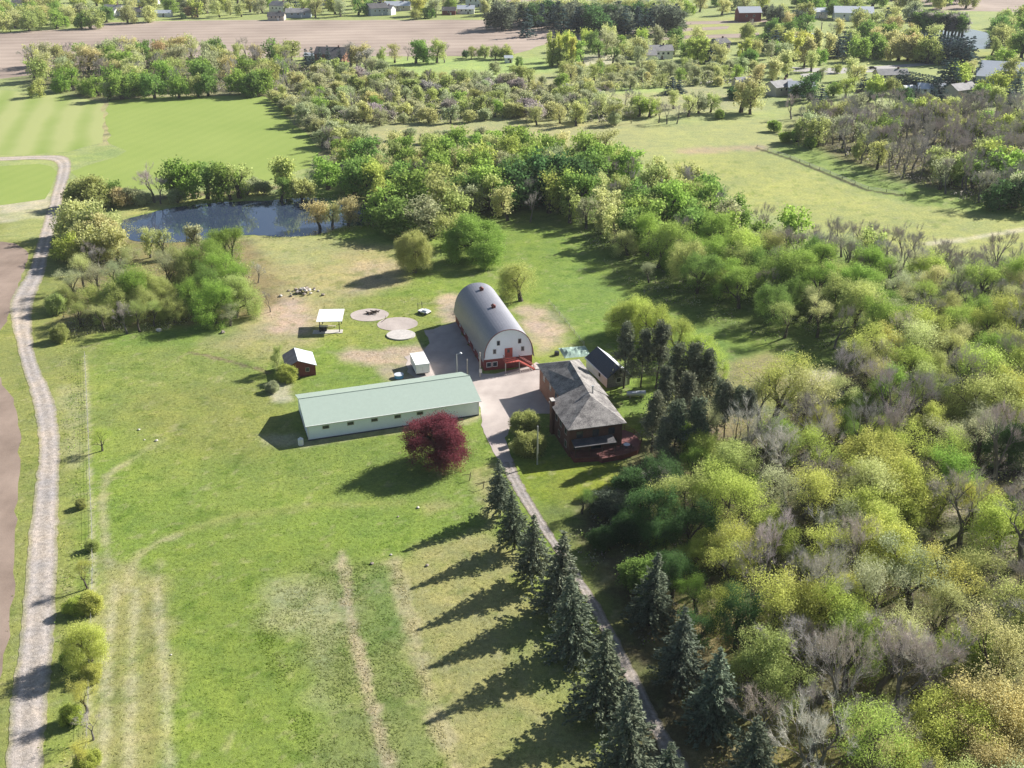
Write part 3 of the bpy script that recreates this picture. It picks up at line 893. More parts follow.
def colour_attr(me, cols):
    at_ = me.color_attributes.new('paint', 'FLOAT_COLOR', 'POINT')
    buf = np.ones((len(cols), 4), np.float32); buf[:, :3] = np.clip(cols, 0.005, 0.9)
    at_.data.foreach_set('color', buf.reshape(-1))

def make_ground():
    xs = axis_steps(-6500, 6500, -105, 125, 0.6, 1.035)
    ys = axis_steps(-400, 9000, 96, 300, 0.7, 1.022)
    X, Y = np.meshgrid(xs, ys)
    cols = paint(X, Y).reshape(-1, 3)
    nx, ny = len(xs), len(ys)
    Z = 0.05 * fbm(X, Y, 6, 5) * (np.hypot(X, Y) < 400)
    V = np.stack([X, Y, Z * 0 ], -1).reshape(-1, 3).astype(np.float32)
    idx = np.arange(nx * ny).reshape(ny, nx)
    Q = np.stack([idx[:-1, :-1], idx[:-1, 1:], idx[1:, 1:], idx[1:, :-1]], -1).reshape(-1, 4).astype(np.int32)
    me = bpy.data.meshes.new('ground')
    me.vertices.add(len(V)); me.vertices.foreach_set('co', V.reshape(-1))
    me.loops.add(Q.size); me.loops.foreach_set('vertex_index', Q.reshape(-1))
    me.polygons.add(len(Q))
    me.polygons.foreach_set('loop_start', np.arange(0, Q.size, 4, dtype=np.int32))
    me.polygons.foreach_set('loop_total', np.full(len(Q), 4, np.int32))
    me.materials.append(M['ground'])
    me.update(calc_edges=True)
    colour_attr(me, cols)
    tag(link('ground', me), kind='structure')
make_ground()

# ------------------------------------------------------------------ flat sheets: roads, fields, water
def smooth_pts(P, n=4):
    out = []
    for i in range(len(P) - 1):
        p0, p1, p2, p3 = P[max(0, i - 1)], P[i], P[i + 1], P[min(len(P) - 1, i + 2)]
        for k in range(n):
            t = k / n
            out.append(tuple(0.5 * (2 * p1[j] + (p2[j] - p0[j]) * t + (2 * p0[j] - 5 * p1[j] + 4 * p2[j] - p3[j]) * t * t + (3 * p1[j] - p0[j] - 3 * p2[j] + p3[j]) * t ** 3) for j in (0, 1)))
    return out + [P[-1]]

def ribbon(name, left, right, m, z, jit=0.25, seed=1, n=8, track=None):
    """a road between its two edges, both given in picture points; track = (edge, wheel track, crown) colours of a gravel road"""
    rr = random.Random(seed)
    l = smooth_pts([at(*p)[:2] for p in left], n)
    r = smooth_pts([at(*p)[:2] for p in right], n)
    k = len(l)
    us = [0.0, 0.08, 0.18, 0.27, 0.36, 0.44, 0.5, 0.56, 0.64, 0.73, 0.82, 0.92, 1.0]
    vs, cols = [], []
    for i in range(k):
        ja, jb = rr.gauss(0, jit), rr.gauss(0, jit)
        for u in us:
            vs.append((l[i][0] + ja * (1 - u) + (r[i][0] + jb - l[i][0] - ja * (1 - u) - jb * (1 - u)) * u, l[i][1] + (r[i][1] - l[i][1]) * u, z))
            if track:
                e = max(0, abs(u - 0.5) * 2 - 0.72) / 0.28
                t = math.exp(-((abs(u - 0.5) - 0.23) / 0.1) ** 2)
                c = [track[2][q] + (track[1][q] - track[2][q]) * t for q in range(3)]
                e = min(1, e * rr.uniform(0.6, 1.4))
                cols.append([c[q] + (track[0][q] - c[q]) * e for q in range(3)])
    w = len(us)
    me = bpy.data.meshes.new(name)
    me.from_pydata(vs, [], [(i * w + q, i * w + q + 1, (i + 1) * w + q + 1, (i + 1) * w + q) for i in range(k - 1) for q in range(w - 1)])
    me.materials.append(m); me.update()
    if me.polygons[0].normal.z < 0: me.flip_normals()
    if track: colour_attr(me, np.array(cols))
    return tag(link(name, me), kind='structure')

def sheet(name, pts, m, z, jit=0.0, seg=None, seed=1, curve=False):
    rr = random.Random(seed)
    P = [at(*p)[:2] for p in pts]
    if curve: P = smooth_pts(P + [P[0]], 5)[:-1]
    if seg:
        Q = []
        for i in range(len(P)):
            a, b = P[i], P[(i + 1) % len(P)]
            k = max(1, min(60, int(math.hypot(a[0] - b[0], a[1] - b[1]) / seg)))
            for j in range(k): Q.append((a[0] + (b[0] - a[0]) * j / k + rr.gauss(0, jit), a[1] + (b[1] - a[1]) * j / k + rr.gauss(0, jit)))
        P = Q
    me = bpy.data.meshes.new(name)
    me.from_pydata([(x, y, z) for x, y in P], [], [tuple(range(len(P)))])
    me.materials.append(m); me.update()
    if me.polygons[0].normal.z < 0: me.flip_normals()
    return tag(link(name, me), kind='structure')

sheet('crop_field', [(107, 101), (150, 97.5), (240, 95), (268, 96), (290, 118), (323, 151), (308, 166), (275, 178), (250, 183), (180, 186), (120, 190), (85, 183), (71, 172), (100, 160), (124, 157), (127, 151), (118, 147), (108, 144)], M['crop'], 0.02, 0.8, 8, 3)
sheet('crop_field', [(-120, 84), (0, 90), (60, 95), (102, 101.5), (104, 143), (66, 152), (30, 154.5), (-120, 156)], M['crop_striped'], 0.02, 0.8, 8, 4)
sheet('crop_field', [(-120, 166), (0, 166), (40, 164), (53, 166), (56, 172), (52, 186), (46, 199), (0, 205), (-120, 210)], M['crop'], 0.02, 0.6, 8, 5)
sheet('ploughed_field', [(-80, 241), (2, 242), (16, 243.5), (26, 250), (28, 258), (22, 275), (14, 300), (6, 322), (-10, 345), (-6, 372), (4, 384), (14, 398), (20, 425), (20, 460), (18, 500), (15, 550), (11, 610), (3, 670), (-6, 715), (-30, 830), (-260, 830)], M['plough'], 0.02, 0.25, 3, 6)
sheet('ploughed_field', [(-330, 40), (0, 33), (75, 28.5), (112, 22.5), (190, 20.5), (300, 20), (500, 20), (545, 17.5), (592, 18.5), (575, 28), (560, 38), (530, 50), (500, 56), (420, 56.5), (340, 56), (200, 60), (40, 74), (0, 79), (-330, 95)], M['plough_far'], 0.03, 1.0, 14, 7)
sheet('ploughed_field', [(588, 24.5), (640, 23), (800, 18.6), (800, 20.5), (640, 27), (590, 28.5)], M['plough_far'], 0.02, 1.0, 14, 8)
sheet('ploughed_field', [(584, 31), (640, 30), (730, 26), (730, 29), (640, 34), (600, 36), (615, 41), (560, 42)], M['plough_far'], 0.02, 1.0, 14, 9)
sheet('ploughed_field', [(660, 36), (760, 33), (758, 37), (650, 40)], M['plough_far'], 0.02, 1.0, 14, 10)
sheet('ploughed_field', [(930, 10), (1100, 14), (1300, 10), (1300, -30), (880, -30), (850, -2), (940, 6)], M['plough_far'], 0.02, 1.0, 20, 11)
sheet('ploughed_field', [(490, 2), (720, -2), (860, -4), (880, -24), (480, -24)], M['plough_far'], 0.02, 1.0, 20, 12)
sheet('pond', [(122, 224), (124, 220), (142, 215), (166, 209), (192, 205), (226, 202), (270, 200.5), (310, 198), (350, 201), (376, 212), (374, 224), (344, 227), (326, 233), (297, 237), (271, 236), (240, 235), (205, 240), (170, 243), (135, 241), (122, 231)], M['water'], 0.05, 0.3, 4, 12, True)
sheet('pond', [(905, 29), (940, 27.5), (975, 30), (1000, 38), (1010, 46), (985, 49), (930, 48), (905, 40)], M['water'], 0.05, 0.3, 4, 13, True)
ribbon('gravel_road', [(-8, 830), (5, 768), (11, 700), (20, 640), (28, 550), (36, 480), (39.5, 450), (36, 420), (31, 395), (20, 358), (12, 325), (10, 305), (16, 290), (28, 272), (38, 240), (45, 217), (51, 198), (57, 174), (57, 165), (50, 160.5), (30, 159.6), (0, 161), (-120, 166)],
       [(36, 830), (43, 768), (48, 700), (54, 640), (58, 550), (59, 480), (60, 450), (58, 420), (52, 395), (36, 358), (32, 325), (33, 305), (38, 290), (45, 272), (52, 240), (59, 217), (63, 198), (70, 174), (71, 162), (64, 156), (40, 155.5), (0, 157), (-120, 161)], M['ground'], 0.04, 0.12, 3, 14, ((0.27, 0.26, 0.14), (0.42, 0.375, 0.34), (0.33, 0.295, 0.262)))
sheet('gravel_yard', [(478, 372), (470, 378), (476, 392), (480, 408), (482, 425), (487, 440), (495, 455), (500, 462), (513, 462), (510, 450), (505, 438), (512, 424), (518, 414), (549, 414), (553, 400), (549, 385), (546, 368), (536, 362), (530, 366), (495, 374), (484, 374)], M['yard'], 0.05, 0.12, 1.5, 14)
sheet('gravel_yard', [(404, 357), (424, 350), (428, 338), (424, 331), (440, 326), (458, 322), (464, 334), (474, 352), (484, 374), (468, 380), (440, 381), (420, 381), (408, 372)], M['yard'], 0.045, 0.3, 2, 15)
ribbon('driveway', [(498, 458), (506, 476), (520, 500), (543, 534), (566, 567), (595, 618), (622, 672), (645, 722), (672, 772), (700, 830)],
       [(513, 458), (519, 476), (532, 500), (553, 534), (576, 567), (607, 618), (636, 672), (662, 722), (692, 772), (724, 830)], M['ground'], 0.04, 0.10, 5, 12, ((0.20, 0.18, 0.11), (0.38, 0.34, 0.31), (0.28, 0.25, 0.22)))
ribbon('road', [(778, 64), (792, 67), (830, 68), (880, 66), (930, 62.5), (980, 61)], [(778, 67), (790, 71), (830, 72), (880, 69.5), (930, 65), (980, 63)], M['asphalt'], 0.03, 0.2, 6)
ribbon('road', [(800, 74), (850, 71), (880, 70.5)], [(802, 77), (850, 73), (884, 72)], M['asphalt'], 0.035, 0.2, 7)
ribbon('driveway', [(940, 82), (955, 78), (990, 80)], [(945, 86), (962, 83), (990, 83)], M['asphalt'], 0.03, 0.2, 8)
ribbon('driveway', [(690, 82), (720, 79.5), (748, 80)], [(690, 84), (722, 83), (746, 85)], M['asphalt'], 0.03, 0.2, 9)
# ------------------------------------------------------------------ windows and doors (local frames: x along the wall, y outward is negative)
def window(root, x, z, w, h, y=0.0, frame='white', axis='x', sgn=-1):
    """framed window on a wall plane: axis 'x' = wall along x at y, 'y' = wall along y at x-position y"""
    f = MB(); g = MB()
    t = 0.09
    d0, d1, dg = (0.004, 0.07, 0.04)
    def bx(mb, a0, a1, z0, z1, e0, e1):
        e0, e1 = sorted((y + sgn * e0, y + sgn * e1))
        if axis == 'x': mb.box(a0, a1, e0, e1, z0, z1)
        else: mb.box(e0, e1, a0, a1, z0, z1)
    bx(f, x - w / 2 - t, x - w / 2, z, z + h, d0, d1)
    bx(f, x + w / 2, x + w / 2 + t, z, z + h, d0, d1)
    bx(f, x - w / 2 - t, x + w / 2 + t, z - t, z, d0, d1 + 0.03)
    bx(f, x - w / 2 - t, x + w / 2 + t, z + h, z + h + t, d0, d1)
    bx(g, x - w / 2, x + w / 2, z, z + h, d0, dg)
    fo = g.build('window', M['glass'], root)
    f.build('frame', M[frame], fo)
    return fo

# ------------------------------------------------------------------ arched barn
b0 = at(484.3, 371)
barn = empty('barn', (b0[0], b0[1], 0), R(15), 'big arched red and white barn with a curved grey metal roof', 'barn')
BW, BL, BH, BT = 11.2, 30.5, 2.7, 9.5
def arch(t, e=0.0):
    """pointed-arch profile, t from -1 to 1"""
    a = abs(t) * R(86)
    z = BH + (BT - BH + e) * (math.cos(a) ** 0.92)
    x = (BW / 2 + e) * math.sin(a) ** 0.94 if a > 0 else 0.0
    return (BW / 2 + math.copysign(x, t), z)
NS = 28
w_ = MB(); w_.box(0, BW, 0.06, BL - 0.06, 0, BH); w_.build('wall', M['red_board'], barn)
pr = [arch(-1 + 2 * i / NS) for i in range(NS + 1)]
g_ = MB(); g_.extrude_y([(pr[0][0], BH)] + pr[1:-1] + [(pr[-1][0], BH)], 0.0, 0.14); g_.build('gable_wall', M['white_metal'], barn)
g_ = MB(); g_.extrude_y([(pr[0][0], BH)] + pr[1:-1] + [(pr[-1][0], BH)], BL - 0.14, BL); g_.build('gable_wall', M['white_metal'], barn)
r_ = MB()
o_ = [arch(-1 + 2 * i / NS, 0.16) for i in range(NS + 1)]; i_ = [arch(-1 + 2 * i / NS, 0.05) for i in range(NS + 1)]
o_[0] = (o_[0][0] - 0.25, BH - 0.25); o_[-1] = (o_[-1][0] + 0.25, BH - 0.25)
i_[0] = (i_[0][0] - 0.25, BH - 0.33); i_[-1] = (i_[-1][0] + 0.25, BH - 0.33)
for k in range(NS): r_.extrude_y([o_[k], i_[k], i_[k + 1], o_[k + 1]], -0.4, BL + 0.4)
barn_roof = r_.build('roof', M['grey_metal'], barn)
e_ = MB()
o2 = [arch(-1 + 2 * i / NS, 0.19) for i in range(NS + 1)]; o3 = [arch(-1 + 2 * i / NS, 0.02) for i in range(NS + 1)]
for k in range(NS): e_.extrude_y([o2[k], o3[k], o3[k + 1], o2[k + 1]], -0.46, -0.41)
e_.build('roof_trim', M['arch_trim'], barn)
for yy in (13.5, 25.5):
    v = MB(); v.box(BW / 2 - 0.4, BW / 2 + 0.4, yy - 0.45, yy + 0.45, BT - 0.3, BT + 0.6)
    v.extrude_y([(BW / 2 - 0.55, BT + 0.61), (BW / 2 + 0.55, BT + 0.61), (BW / 2, BT + 0.95)], yy - 0.55, yy + 0.55)
    v.build('roof_vent', M['maroon_board'], barn)
for x, z in ((3.3, 5.95), (8.2, 5.95), (2.4, 4.0), (8.9, 4.0)): window(barn, x, z, 0.62, 1.0, 0.0, 'galv')
for x in (1.1, 2.5): window(barn, x, 0.9, 0.95, 1.0, 0.06, 'white')
d_ = MB(); d_.box(4.75, 6.55, -0.06, -0.004, 2.75, 5.0); dr = d_.build('loft_door', M['red_trim'], barn)
d_ = MB(); d_.box(5.3, 5.9, -0.1, -0.062, 3.9, 4.7); d_.build('window', M['glass'], dr)
d_ = MB(); d_.box(7.0, 9.4, 0.0, 0.055, 0.05, 2.4); d_.build('door', M['maroon_board'], barn)
for yy in (5, 10, 15, 20, 25): window(barn, yy, 1.0, 0.9, 0.9, 0.0, 'white', 'y')
# loft landing with railings and a flight of steps down to the right
lx0, lx1, ly0, lz = 4.2, 7.6, -2.6, 2.65
s_ = MB(); s_.box(lx0, lx1, ly0, -0.47, lz - 0.15, lz); land = s_.build('landing', M['red_trim'], barn)
s_ = MB()
for px_ in (lx0 + 0.1, lx1 - 0.1): s_.box(px_ - 0.09, px_ + 0.09, ly0 + 0.02, ly0 + 0.2, 0, lz - 0.152)
s_.build('landing_post', M['wood_pole'], barn)
s_ = MB()
for z in (lz + 0.45, lz + 0.95):
    s_.box(lx0, lx1 - 1.0, ly0, ly0 + 0.08, z, z + 0.1); s_.box(lx0, lx0 + 0.08, ly0 + 0.082, -0.5, z, z + 0.1)
for x in (lx0, lx0 + 0.8, lx0 + 1.6, lx1 - 1.1): s_.box(x - 0.002, x + 0.082, ly0 - 0.002, ly0 + 0.082, lz + 0.002, lz + 1.06)
s_.build('railing', M['red_trim'], land)
s_ = MB(); ns = 13
for i in range(ns):
    z = lz - (i + 1) * lz / (ns + 1)
    s_.box(lx1 + i * 0.27, lx1 + i * 0.27 + 0.3, ly0 + 0.1, ly0 + 1.2, z - 0.05, z)
for yy in (ly0 + 0.02, ly0 + 1.22):
    s_.add([(lx1, yy, lz - 0.45), (lx1, yy, lz - 0.15), (lx1 + ns * 0.27, yy, 0.25), (lx1 + ns * 0.27, yy, 0.0), (lx1, yy + 0.06, lz - 0.45), (lx1, yy + 0.06, lz - 0.15), (lx1 + ns * 0.27, yy + 0.06, 0.25), (lx1 + ns * 0.27, yy + 0.06, 0.0)],
           [(0, 1, 2, 3), (7, 6, 5, 4), (0, 4, 5, 1), (1, 5, 6, 2), (2, 6, 7, 3), (3, 7, 4, 0)])
    s_.tube((lx1, yy + 0.03, lz + 0.95), (lx1 + ns * 0.27, yy + 0.03, 1.0), 0.06)
    s_.tube((lx1 + ns * 0.27, yy + 0.03, 0), (lx1 + ns * 0.27, yy + 0.03, 1.05), 0.06)
s_.build('stairs', M['red_trim'], barn)
s_ = MB(); s_.box(lx1 + 3.6, lx1 + 5.0, ly0 + 0.1, ly0 + 1.3, 0, 0.25); s_.build('step_pad', M['concrete'], barn)

# ------------------------------------------------------------------ long white shed
a0 = at(308.5, 441)
shed = empty('long_shed', (a0[0], a0[1], 0), R(18.3), 'long low white metal shed with pale green roof beside the crimson tree', 'shed')
SL, SW, SE, SR, SRY = 35.0, 14.0, 3.6, 5.5, 8.0
w_ = MB(); w_.box(0.05, SL - 0.05, 0.05, SW - 0.05, 0.25, SE - 0.1)
w_.build('wall', M['white_metal'], shed)
w_ = MB()
for x in (0.0, SL - 0.12): w_.add([(x, 0, SE - 0.098), (x, SW, SE - 0.098), (x, SRY, SR - 0.12), (x + 0.12, 0, SE - 0.098), (x + 0.12, SW, SE - 0.098), (x + 0.12, SRY, SR - 0.12)], [(0, 1, 2), (5, 4, 3), (0, 3, 4, 1), (1, 4, 5, 2), (2, 5, 3, 0)])
w_.build('gable', M['white_metal'], shed)
w_ = MB(); w_.box(0.0, SL, 0.0, SW, 0, 0.25); w_.build('foundation', M['footing_shade'], shed)  # dark colour carries the shadow band along the wall foot
r_ = MB(); r_.slab([(-0.4, -0.45, SE - 0.1), (SL + 0.4, -0.45, SE - 0.1), (SL + 0.4, SRY, SR), (-0.4, SRY, SR)], 0.1)
r_.slab([(-0.4, SRY + 0.005, SR), (SL + 0.4, SRY + 0.005, SR), (SL + 0.4, SW + 0.45, SE - 0.1), (-0.4, SW + 0.45, SE - 0.1)], 0.1)
rf = r_.build('roof', M['green_metal'], shed)
r_ = MB(); r_.tube((-0.42, SRY, SR + 0.03), (SL + 0.42, SRY, SR + 0.03), 0.09); r_.build('ridge_cap', M['green_metal'], rf)
r_ = MB(); r_.box(-0.44, SL + 0.44, -0.58, -0.46, SE - 0.24, SE - 0.08); r_.build('gutter', M['white'], rf)
for x in (3.6, 8.5, 13.3, 18.0, 22.6): window(shed, x, 2.2, 1.2, 0.6, 0.05, 'galv')
d_ = MB(); d_.box(17.6, 18.6, -0.03, 0.046, 0.0, 2.05); 
d_ = MB(); d_.box(0.0, 0.046, 4.0, 8.5, 0.26, 3.2); d_.build('sliding_door', M['white'], shed)
for x in (0.1, SL - 0.1):
    c_ = MB(); c_.box(x - 0.13, x + 0.13, -0.02, 0.048, 0.26, SE - 0.26); c_.build('corner_trim', M['white'], shed)

# ------------------------------------------------------------------ the brown house
h0 = at(569, 457)
house = empty('house', (h0[0], h0[1], 0), R(15), 'two-storey reddish brown house with weathered grey hip roofs and red deck', 'house')
HE, HA = 6.3, 9.1
w_ = MB(); w_.box(0, 10.6, 0, 11.4, 0, HE); w_.build('wall', M['brick'], house)
w_ = MB(); w_.box(2.9, 11.4, 11.41, 30.0, 0, HE - 0.4); w_.build('wing_wall', M['brown_board'], house)
ap, rb = (6.3, 6.6, HA), (7.7, 24.0, HA - 0.25)
FL, FR, BR_, BL_ = (-0.6, -0.7, HE - 0.12), (11.2, -0.7, HE - 0.12), (11.3, 11.6, HE - 0.12), (-0.6, 12.0, HE - 0.12)
md = (6.75, 12.0, HA - 0.07)
r_ = MB()
r_.slab([FL, FR, ap], 0.16); r_.slab([FL, ap, md, BL_], 0.16); r_.slab([FR, BR_, md, ap], 0.16)
roof = r_.build('roof', M['shingle'], house)
r_ = MB(); WB = HE - 0.45
r_.slab([(2.3, 12.02, WB), md, rb, (2.3, 30.6, WB)], 0.16)
r_.slab([(12.0, 11.62, WB), (12.0, 30.6, WB), rb, md], 0.16)
r_.slab([(2.3, 30.6, WB), rb, (12.0, 30.6, WB)], 0.16)
r_.slab([BL_, md, (2.3, 12.06, WB - 0.02)], 0.1)
wroof = r_.build('wing_roof', M['shingle'], house)
c_ = MB(); c_.box(-0.62, 0.0, 9.6, 10.9, 0, HE + 1.0); ch = c_.build('chimney', M['brick'], house)
c_ = MB(); c_.box(-0.72, 0.08, 9.5, 11.0, HE + 1.002, HE + 1.15); c_.build('chimney_cap', M['concrete'], ch)
c_ = MB(); c_.tube((7.4, 8.6, HA - 0.7), (7.4, 8.6, HA + 0.9), 0.17); c_.tube((7.4, 8.6, HA + 0.9), (7.4, 8.6, HA + 1.1), 0.26); c_.build('flue', M['galv'], roof)
c_ = MB(); c_.tube((9.6, 2.0, HE + 0.1), (9.6, 2.0, HE + 1.0), 0.1); c_.build('vent_pipe', M['white'], roof)
for x in (2.0, 5.2, 8.4): window(house, x, 3.9, 1.2, 1.35, 0.0, 'dark_wood')
for yy, z in ((2.2, 3.9), (5.4, 3.9), (8.2, 3.9), (2.2, 1.2), (6.4, 1.2)): window(house, yy, z, 1.1, 1.25, 0.0, 'wood_pole', 'y')
for yy, z in ((14, 3.6), (18, 3.6), (22, 3.6), (26.5, 3.6), (15, 1.0), (20, 1.0)): window(house, yy, z, 1.2, 1.2, 2.9, 'wood_pole', 'y')
d_ = MB(); d_.box(2.86, 2.896, 23.5, 26.5, 0.05, 2.4); d_.build('garage_door', M['brown_board'], house)
for x in (1.6, 8.8): window(house, x, 1.6, 1.3, 1.2, 0.0, 'dark_wood')
d_ = MB(); d_.box(4.4, 6.4, -0.05, -0.004, 1.12, 3.2); d_.build('patio_door', M['glass'], house)
# porch roof over the deck
r_ = MB(); r_.slab([(0.3, -0.08, 3.75), (8.6, -0.08, 3.75), (8.6, -2.5, 3.3), (0.3, -2.5, 3.3)], 0.12); pr_ = r_.build('porch_roof', M['dark_roof'], house)
for x in (0.5, 3.2, 5.8, 8.4):
    p_ = MB(); p_.box(x - 0.07, x + 0.07, -2.4, -2.26, 1.12, 3.16); p_.build('porch_post', M['dark_wood'], house)
DK = [(0.1, -0.06), (0.1, -2.5), (4.8, -3.2), (5.2, -4.0), (9.5, -3.7), (13.0, -2.6), (14.8, 0.2), (14.6, 3.8), (13.4, 5.8), (10.7, 5.8), (10.7, -0.06)]
k_ = MB(); k_.prism(DK, 0.95, 1.1); dk = k_.build('deck', M['deck'], house)
k_ = MB()
for (xa, ya), (xb, yb) in zip(DK[1:9], DK[2:10]):
    L_ = math.hypot(xb - xa, yb - ya); nn = max(1, int(L_ / 1.3))
    for z in (1.55, 2.02): k_.tube((xa, ya, z), (xb, yb, z), 0.045, n=6)
    for j in range(nn):
        t = j / nn; k_.box(xa + (xb - xa) * t - 0.05, xa + (xb - xa) * t + 0.05, ya + (yb - ya) * t - 0.05, ya + (yb - ya) * t + 0.05, 1.102, 2.08)
    m_ = int(L_ / 0.3)
    for j in range(m_):
        t = j / m_; k_.tube((xa + (xb - xa) * t, ya + (yb - ya) * t, 1.102), (xa + (xb - xa) * t, ya + (yb - ya) * t, 2.0), 0.018, n=4, cap=False)
k_.build('railing', M['deck'], dk)
k_ = MB(); k_.prism([(x * 0.985 + 0.12, y * 0.985 + 0.03) for x, y in DK], 0.05, 0.948); k_.build('deck_skirt', M['maroon_board'], dk)
# table with chairs on the deck
tb = empty('deck_table', (h0[0], h0[1], 0), R(15), 'small round table on the sunny red deck', 'table')
tb.location = (barn.location.x * 0 + h0[0] + 11.2 * math.cos(R(15)) + 1.2 * math.sin(R(15)), h0[1] + 11.2 * math.sin(R(15)) - 1.2 * math.cos(R(15)), 1.1)
t_ = MB(); t_.disc((0, 0), 0.65, 0.65, 0.68, 0.73, 20); t_.build('tabletop', M['pale_metal'], tb)
t_ = MB(); t_.tube((0, 0, 0.002), (0, 0, 0.68), 0.05); t_.disc((0, 0), 0.3, 0.3, 0.001, 0.04, 16); t_.build('pedestal', M['dark_metal'], tb)
def deck_chair(ang, label):
    c = empty('chair', (tb.location.x + 1.15 * math.cos(ang), tb.location.y + 1.15 * math.sin(ang), 1.1), ang + R(90), label, 'chair', 'chairs on the deck')
    m = MB(); m.box(-0.25, 0.25, -0.25, 0.25, 0.42, 0.47); m.build('seat', M['dark_wood'], c)
    m = MB(); m.box(-0.25, 0.25, 0.21, 0.26, 0.472, 0.95); m.build('backrest', M['dark_wood'], c)
    for x in (-0.22, 0.22):
        for y in (-0.22, 0.22):
            m = MB(); m.box(x - 0.02, x + 0.02, y - 0.02, y + 0.02, 0.001, 0.419); m.build('leg', M['dark_metal'], c)
deck_chair(R(200), 'dark chair on the left side of the round deck table')
deck_chair(R(330), 'dark chair on the right side of the round deck table')

# ------------------------------------------------------------------ garage behind the house
g0 = at(607, 388)
gar = empty('garage', (g0[0], g0[1], 0), R(20), 'white garage with a dark navy metal roof behind the brown house', 'garage')
GW, GL, GE, GR = 5.4, 11.3, 2.5, 4.7
w_ = MB(); w_.box(0, GW, 0.1, GL, 0, GE); w_.build('wall', M['white'], gar)
w_ = MB(); w_.extrude_y([(0, 0), (GW, 0), (GW, GE), (GW / 2, GR - 0.1), (0, GE)], 0.0, 0.096); w_.build('gable_wall', M['stone_wall'], gar)
w_ = MB(); w_.extrude_y([(0, GE + .002), (GW, GE + .002), (GW / 2, GR - 0.1)], GL - 0.1, GL); w_.build('gable_wall', M['white'], gar)
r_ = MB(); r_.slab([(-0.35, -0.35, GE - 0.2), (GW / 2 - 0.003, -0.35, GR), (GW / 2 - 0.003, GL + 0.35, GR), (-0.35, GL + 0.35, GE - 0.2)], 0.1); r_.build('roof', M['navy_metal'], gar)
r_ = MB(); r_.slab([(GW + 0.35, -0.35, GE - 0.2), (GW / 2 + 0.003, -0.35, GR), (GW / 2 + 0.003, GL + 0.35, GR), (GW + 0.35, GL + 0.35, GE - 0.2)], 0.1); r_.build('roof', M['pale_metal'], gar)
r_ = MB(); r_.slab([(-0.37, -0.42, GE - 0.2), (-0.2, -0.42, GE - 0.06), (-0.2, GL + 0.4, GE - 0.06), (-0.37, GL + 0.4, GE - 0.2)], 0.02); r_.build('eave_trim', M['white'], gar)
window(gar, 2.7, 1.0, 1.1, 1.0, 0.0)
d_ = MB(); d_.box(3.9, 4.8, -0.05, -0.004, 0.02, 2.05); d_.build('door', M['white'], gar)
window(gar, 4.0, 1.0, 1.0, 0.9, 0.0, 'white', 'y')

# ------------------------------------------------------------------ small red shed
q0 = at(288, 378.5)
rs = empty('red_shed', (q0[0], q0[1], 0), R(17), 'small faded red shed with one pale and one dark roof slope', 'shed')
w_ = MB(); w_.extrude_y([(0, 0), (6.2, 0), (6.2, 2.5), (2.5, 4.0), (0, 2.7)], 0, 7.0); w_.build('wall', M['maroon_board'], rs)
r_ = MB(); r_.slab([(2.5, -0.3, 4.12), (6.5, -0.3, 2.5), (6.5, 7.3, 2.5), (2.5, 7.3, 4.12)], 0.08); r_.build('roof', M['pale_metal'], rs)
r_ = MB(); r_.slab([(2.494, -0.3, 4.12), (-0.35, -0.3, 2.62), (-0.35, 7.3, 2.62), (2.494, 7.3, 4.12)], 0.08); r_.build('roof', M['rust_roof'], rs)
window(rs, 4.4, 1.2, 0.7, 0.8, 0.0, 'wood_pole')
d_ = MB(); d_.box(1.2, 2.6, -0.05, -0.004, 0.02, 2.1); d_.build('door', M['dark_wood'], rs)

# ------------------------------------------------------------------ open shelter, stove box and its slab
s0 = at(320.3, 332.5)
sh = empty('open_shelter', (s0[0], s0[1], 0), R(3), 'open shelter with a flat white roof on four dark posts', 'shelter')
for x in (0.0, 4.7):
    for y in (0.0, 5.2):
        p_ = MB(); p_.box(x - 0.09, x + 0.09, y - 0.09, y + 0.09, 0.12, 2.95 + (0.25 if y else 0)); p_.build('post', M['dark_metal'], sh)
r_ = MB(); r_.slab([(-0.7, -0.6, 3.1), (5.5, -0.6, 3.1), (5.5, 6.6, 3.5), (-0.7, 6.6, 3.5)], 0.14); r_.build('roof', M['white'], sh)
f_ = MB(); f_.box(-1.8, 5.4, -0.8, 1.4, 0.0, 0.12); f_.build('floor_slab', M['concrete'], sh)
st = empty('stove_box', (s0[0] + 0.6, s0[1] + 0.9, 0.12), R(3), 'dark box stove standing under the open white-roofed shelter', 'stove')
b_ = MB(); b_.box(-0.9, 0.9, -0.5, 0.5, 0.12, 1.15); b_.build('body', M['dark_metal'], st)
b_ = MB(); b_.box(-0.95, 0.95, -0.55, 0.55, 1.152, 1.22); b_.build('lid', M['galv'], st)
for x in (-0.8, 0.8):
    b_ = MB(); b_.box(x - 0.05, x + 0.05, -0.4, 0.4, 0.0, 0.118); b_.build('foot', M['dark_metal'], st)
bn = empty('bench', (s0[0] + 2.2, s0[1] + 3.2, 0.0), R(3), 'pale plank bench under the open white-roofed shelter', 'bench')
b_ = MB(); b_.box(-1.1, 1.1, -0.25, 0.25, 0.42, 0.48); b_.build('seat', M['wood_pole'], bn)
for x in (-0.9, 0.9):
    b_ = MB(); b_.box(x - 0.05, x + 0.05, -0.2, 0.2, 0.0, 0.418); b_.build('leg', M['wood_pole'], bn)

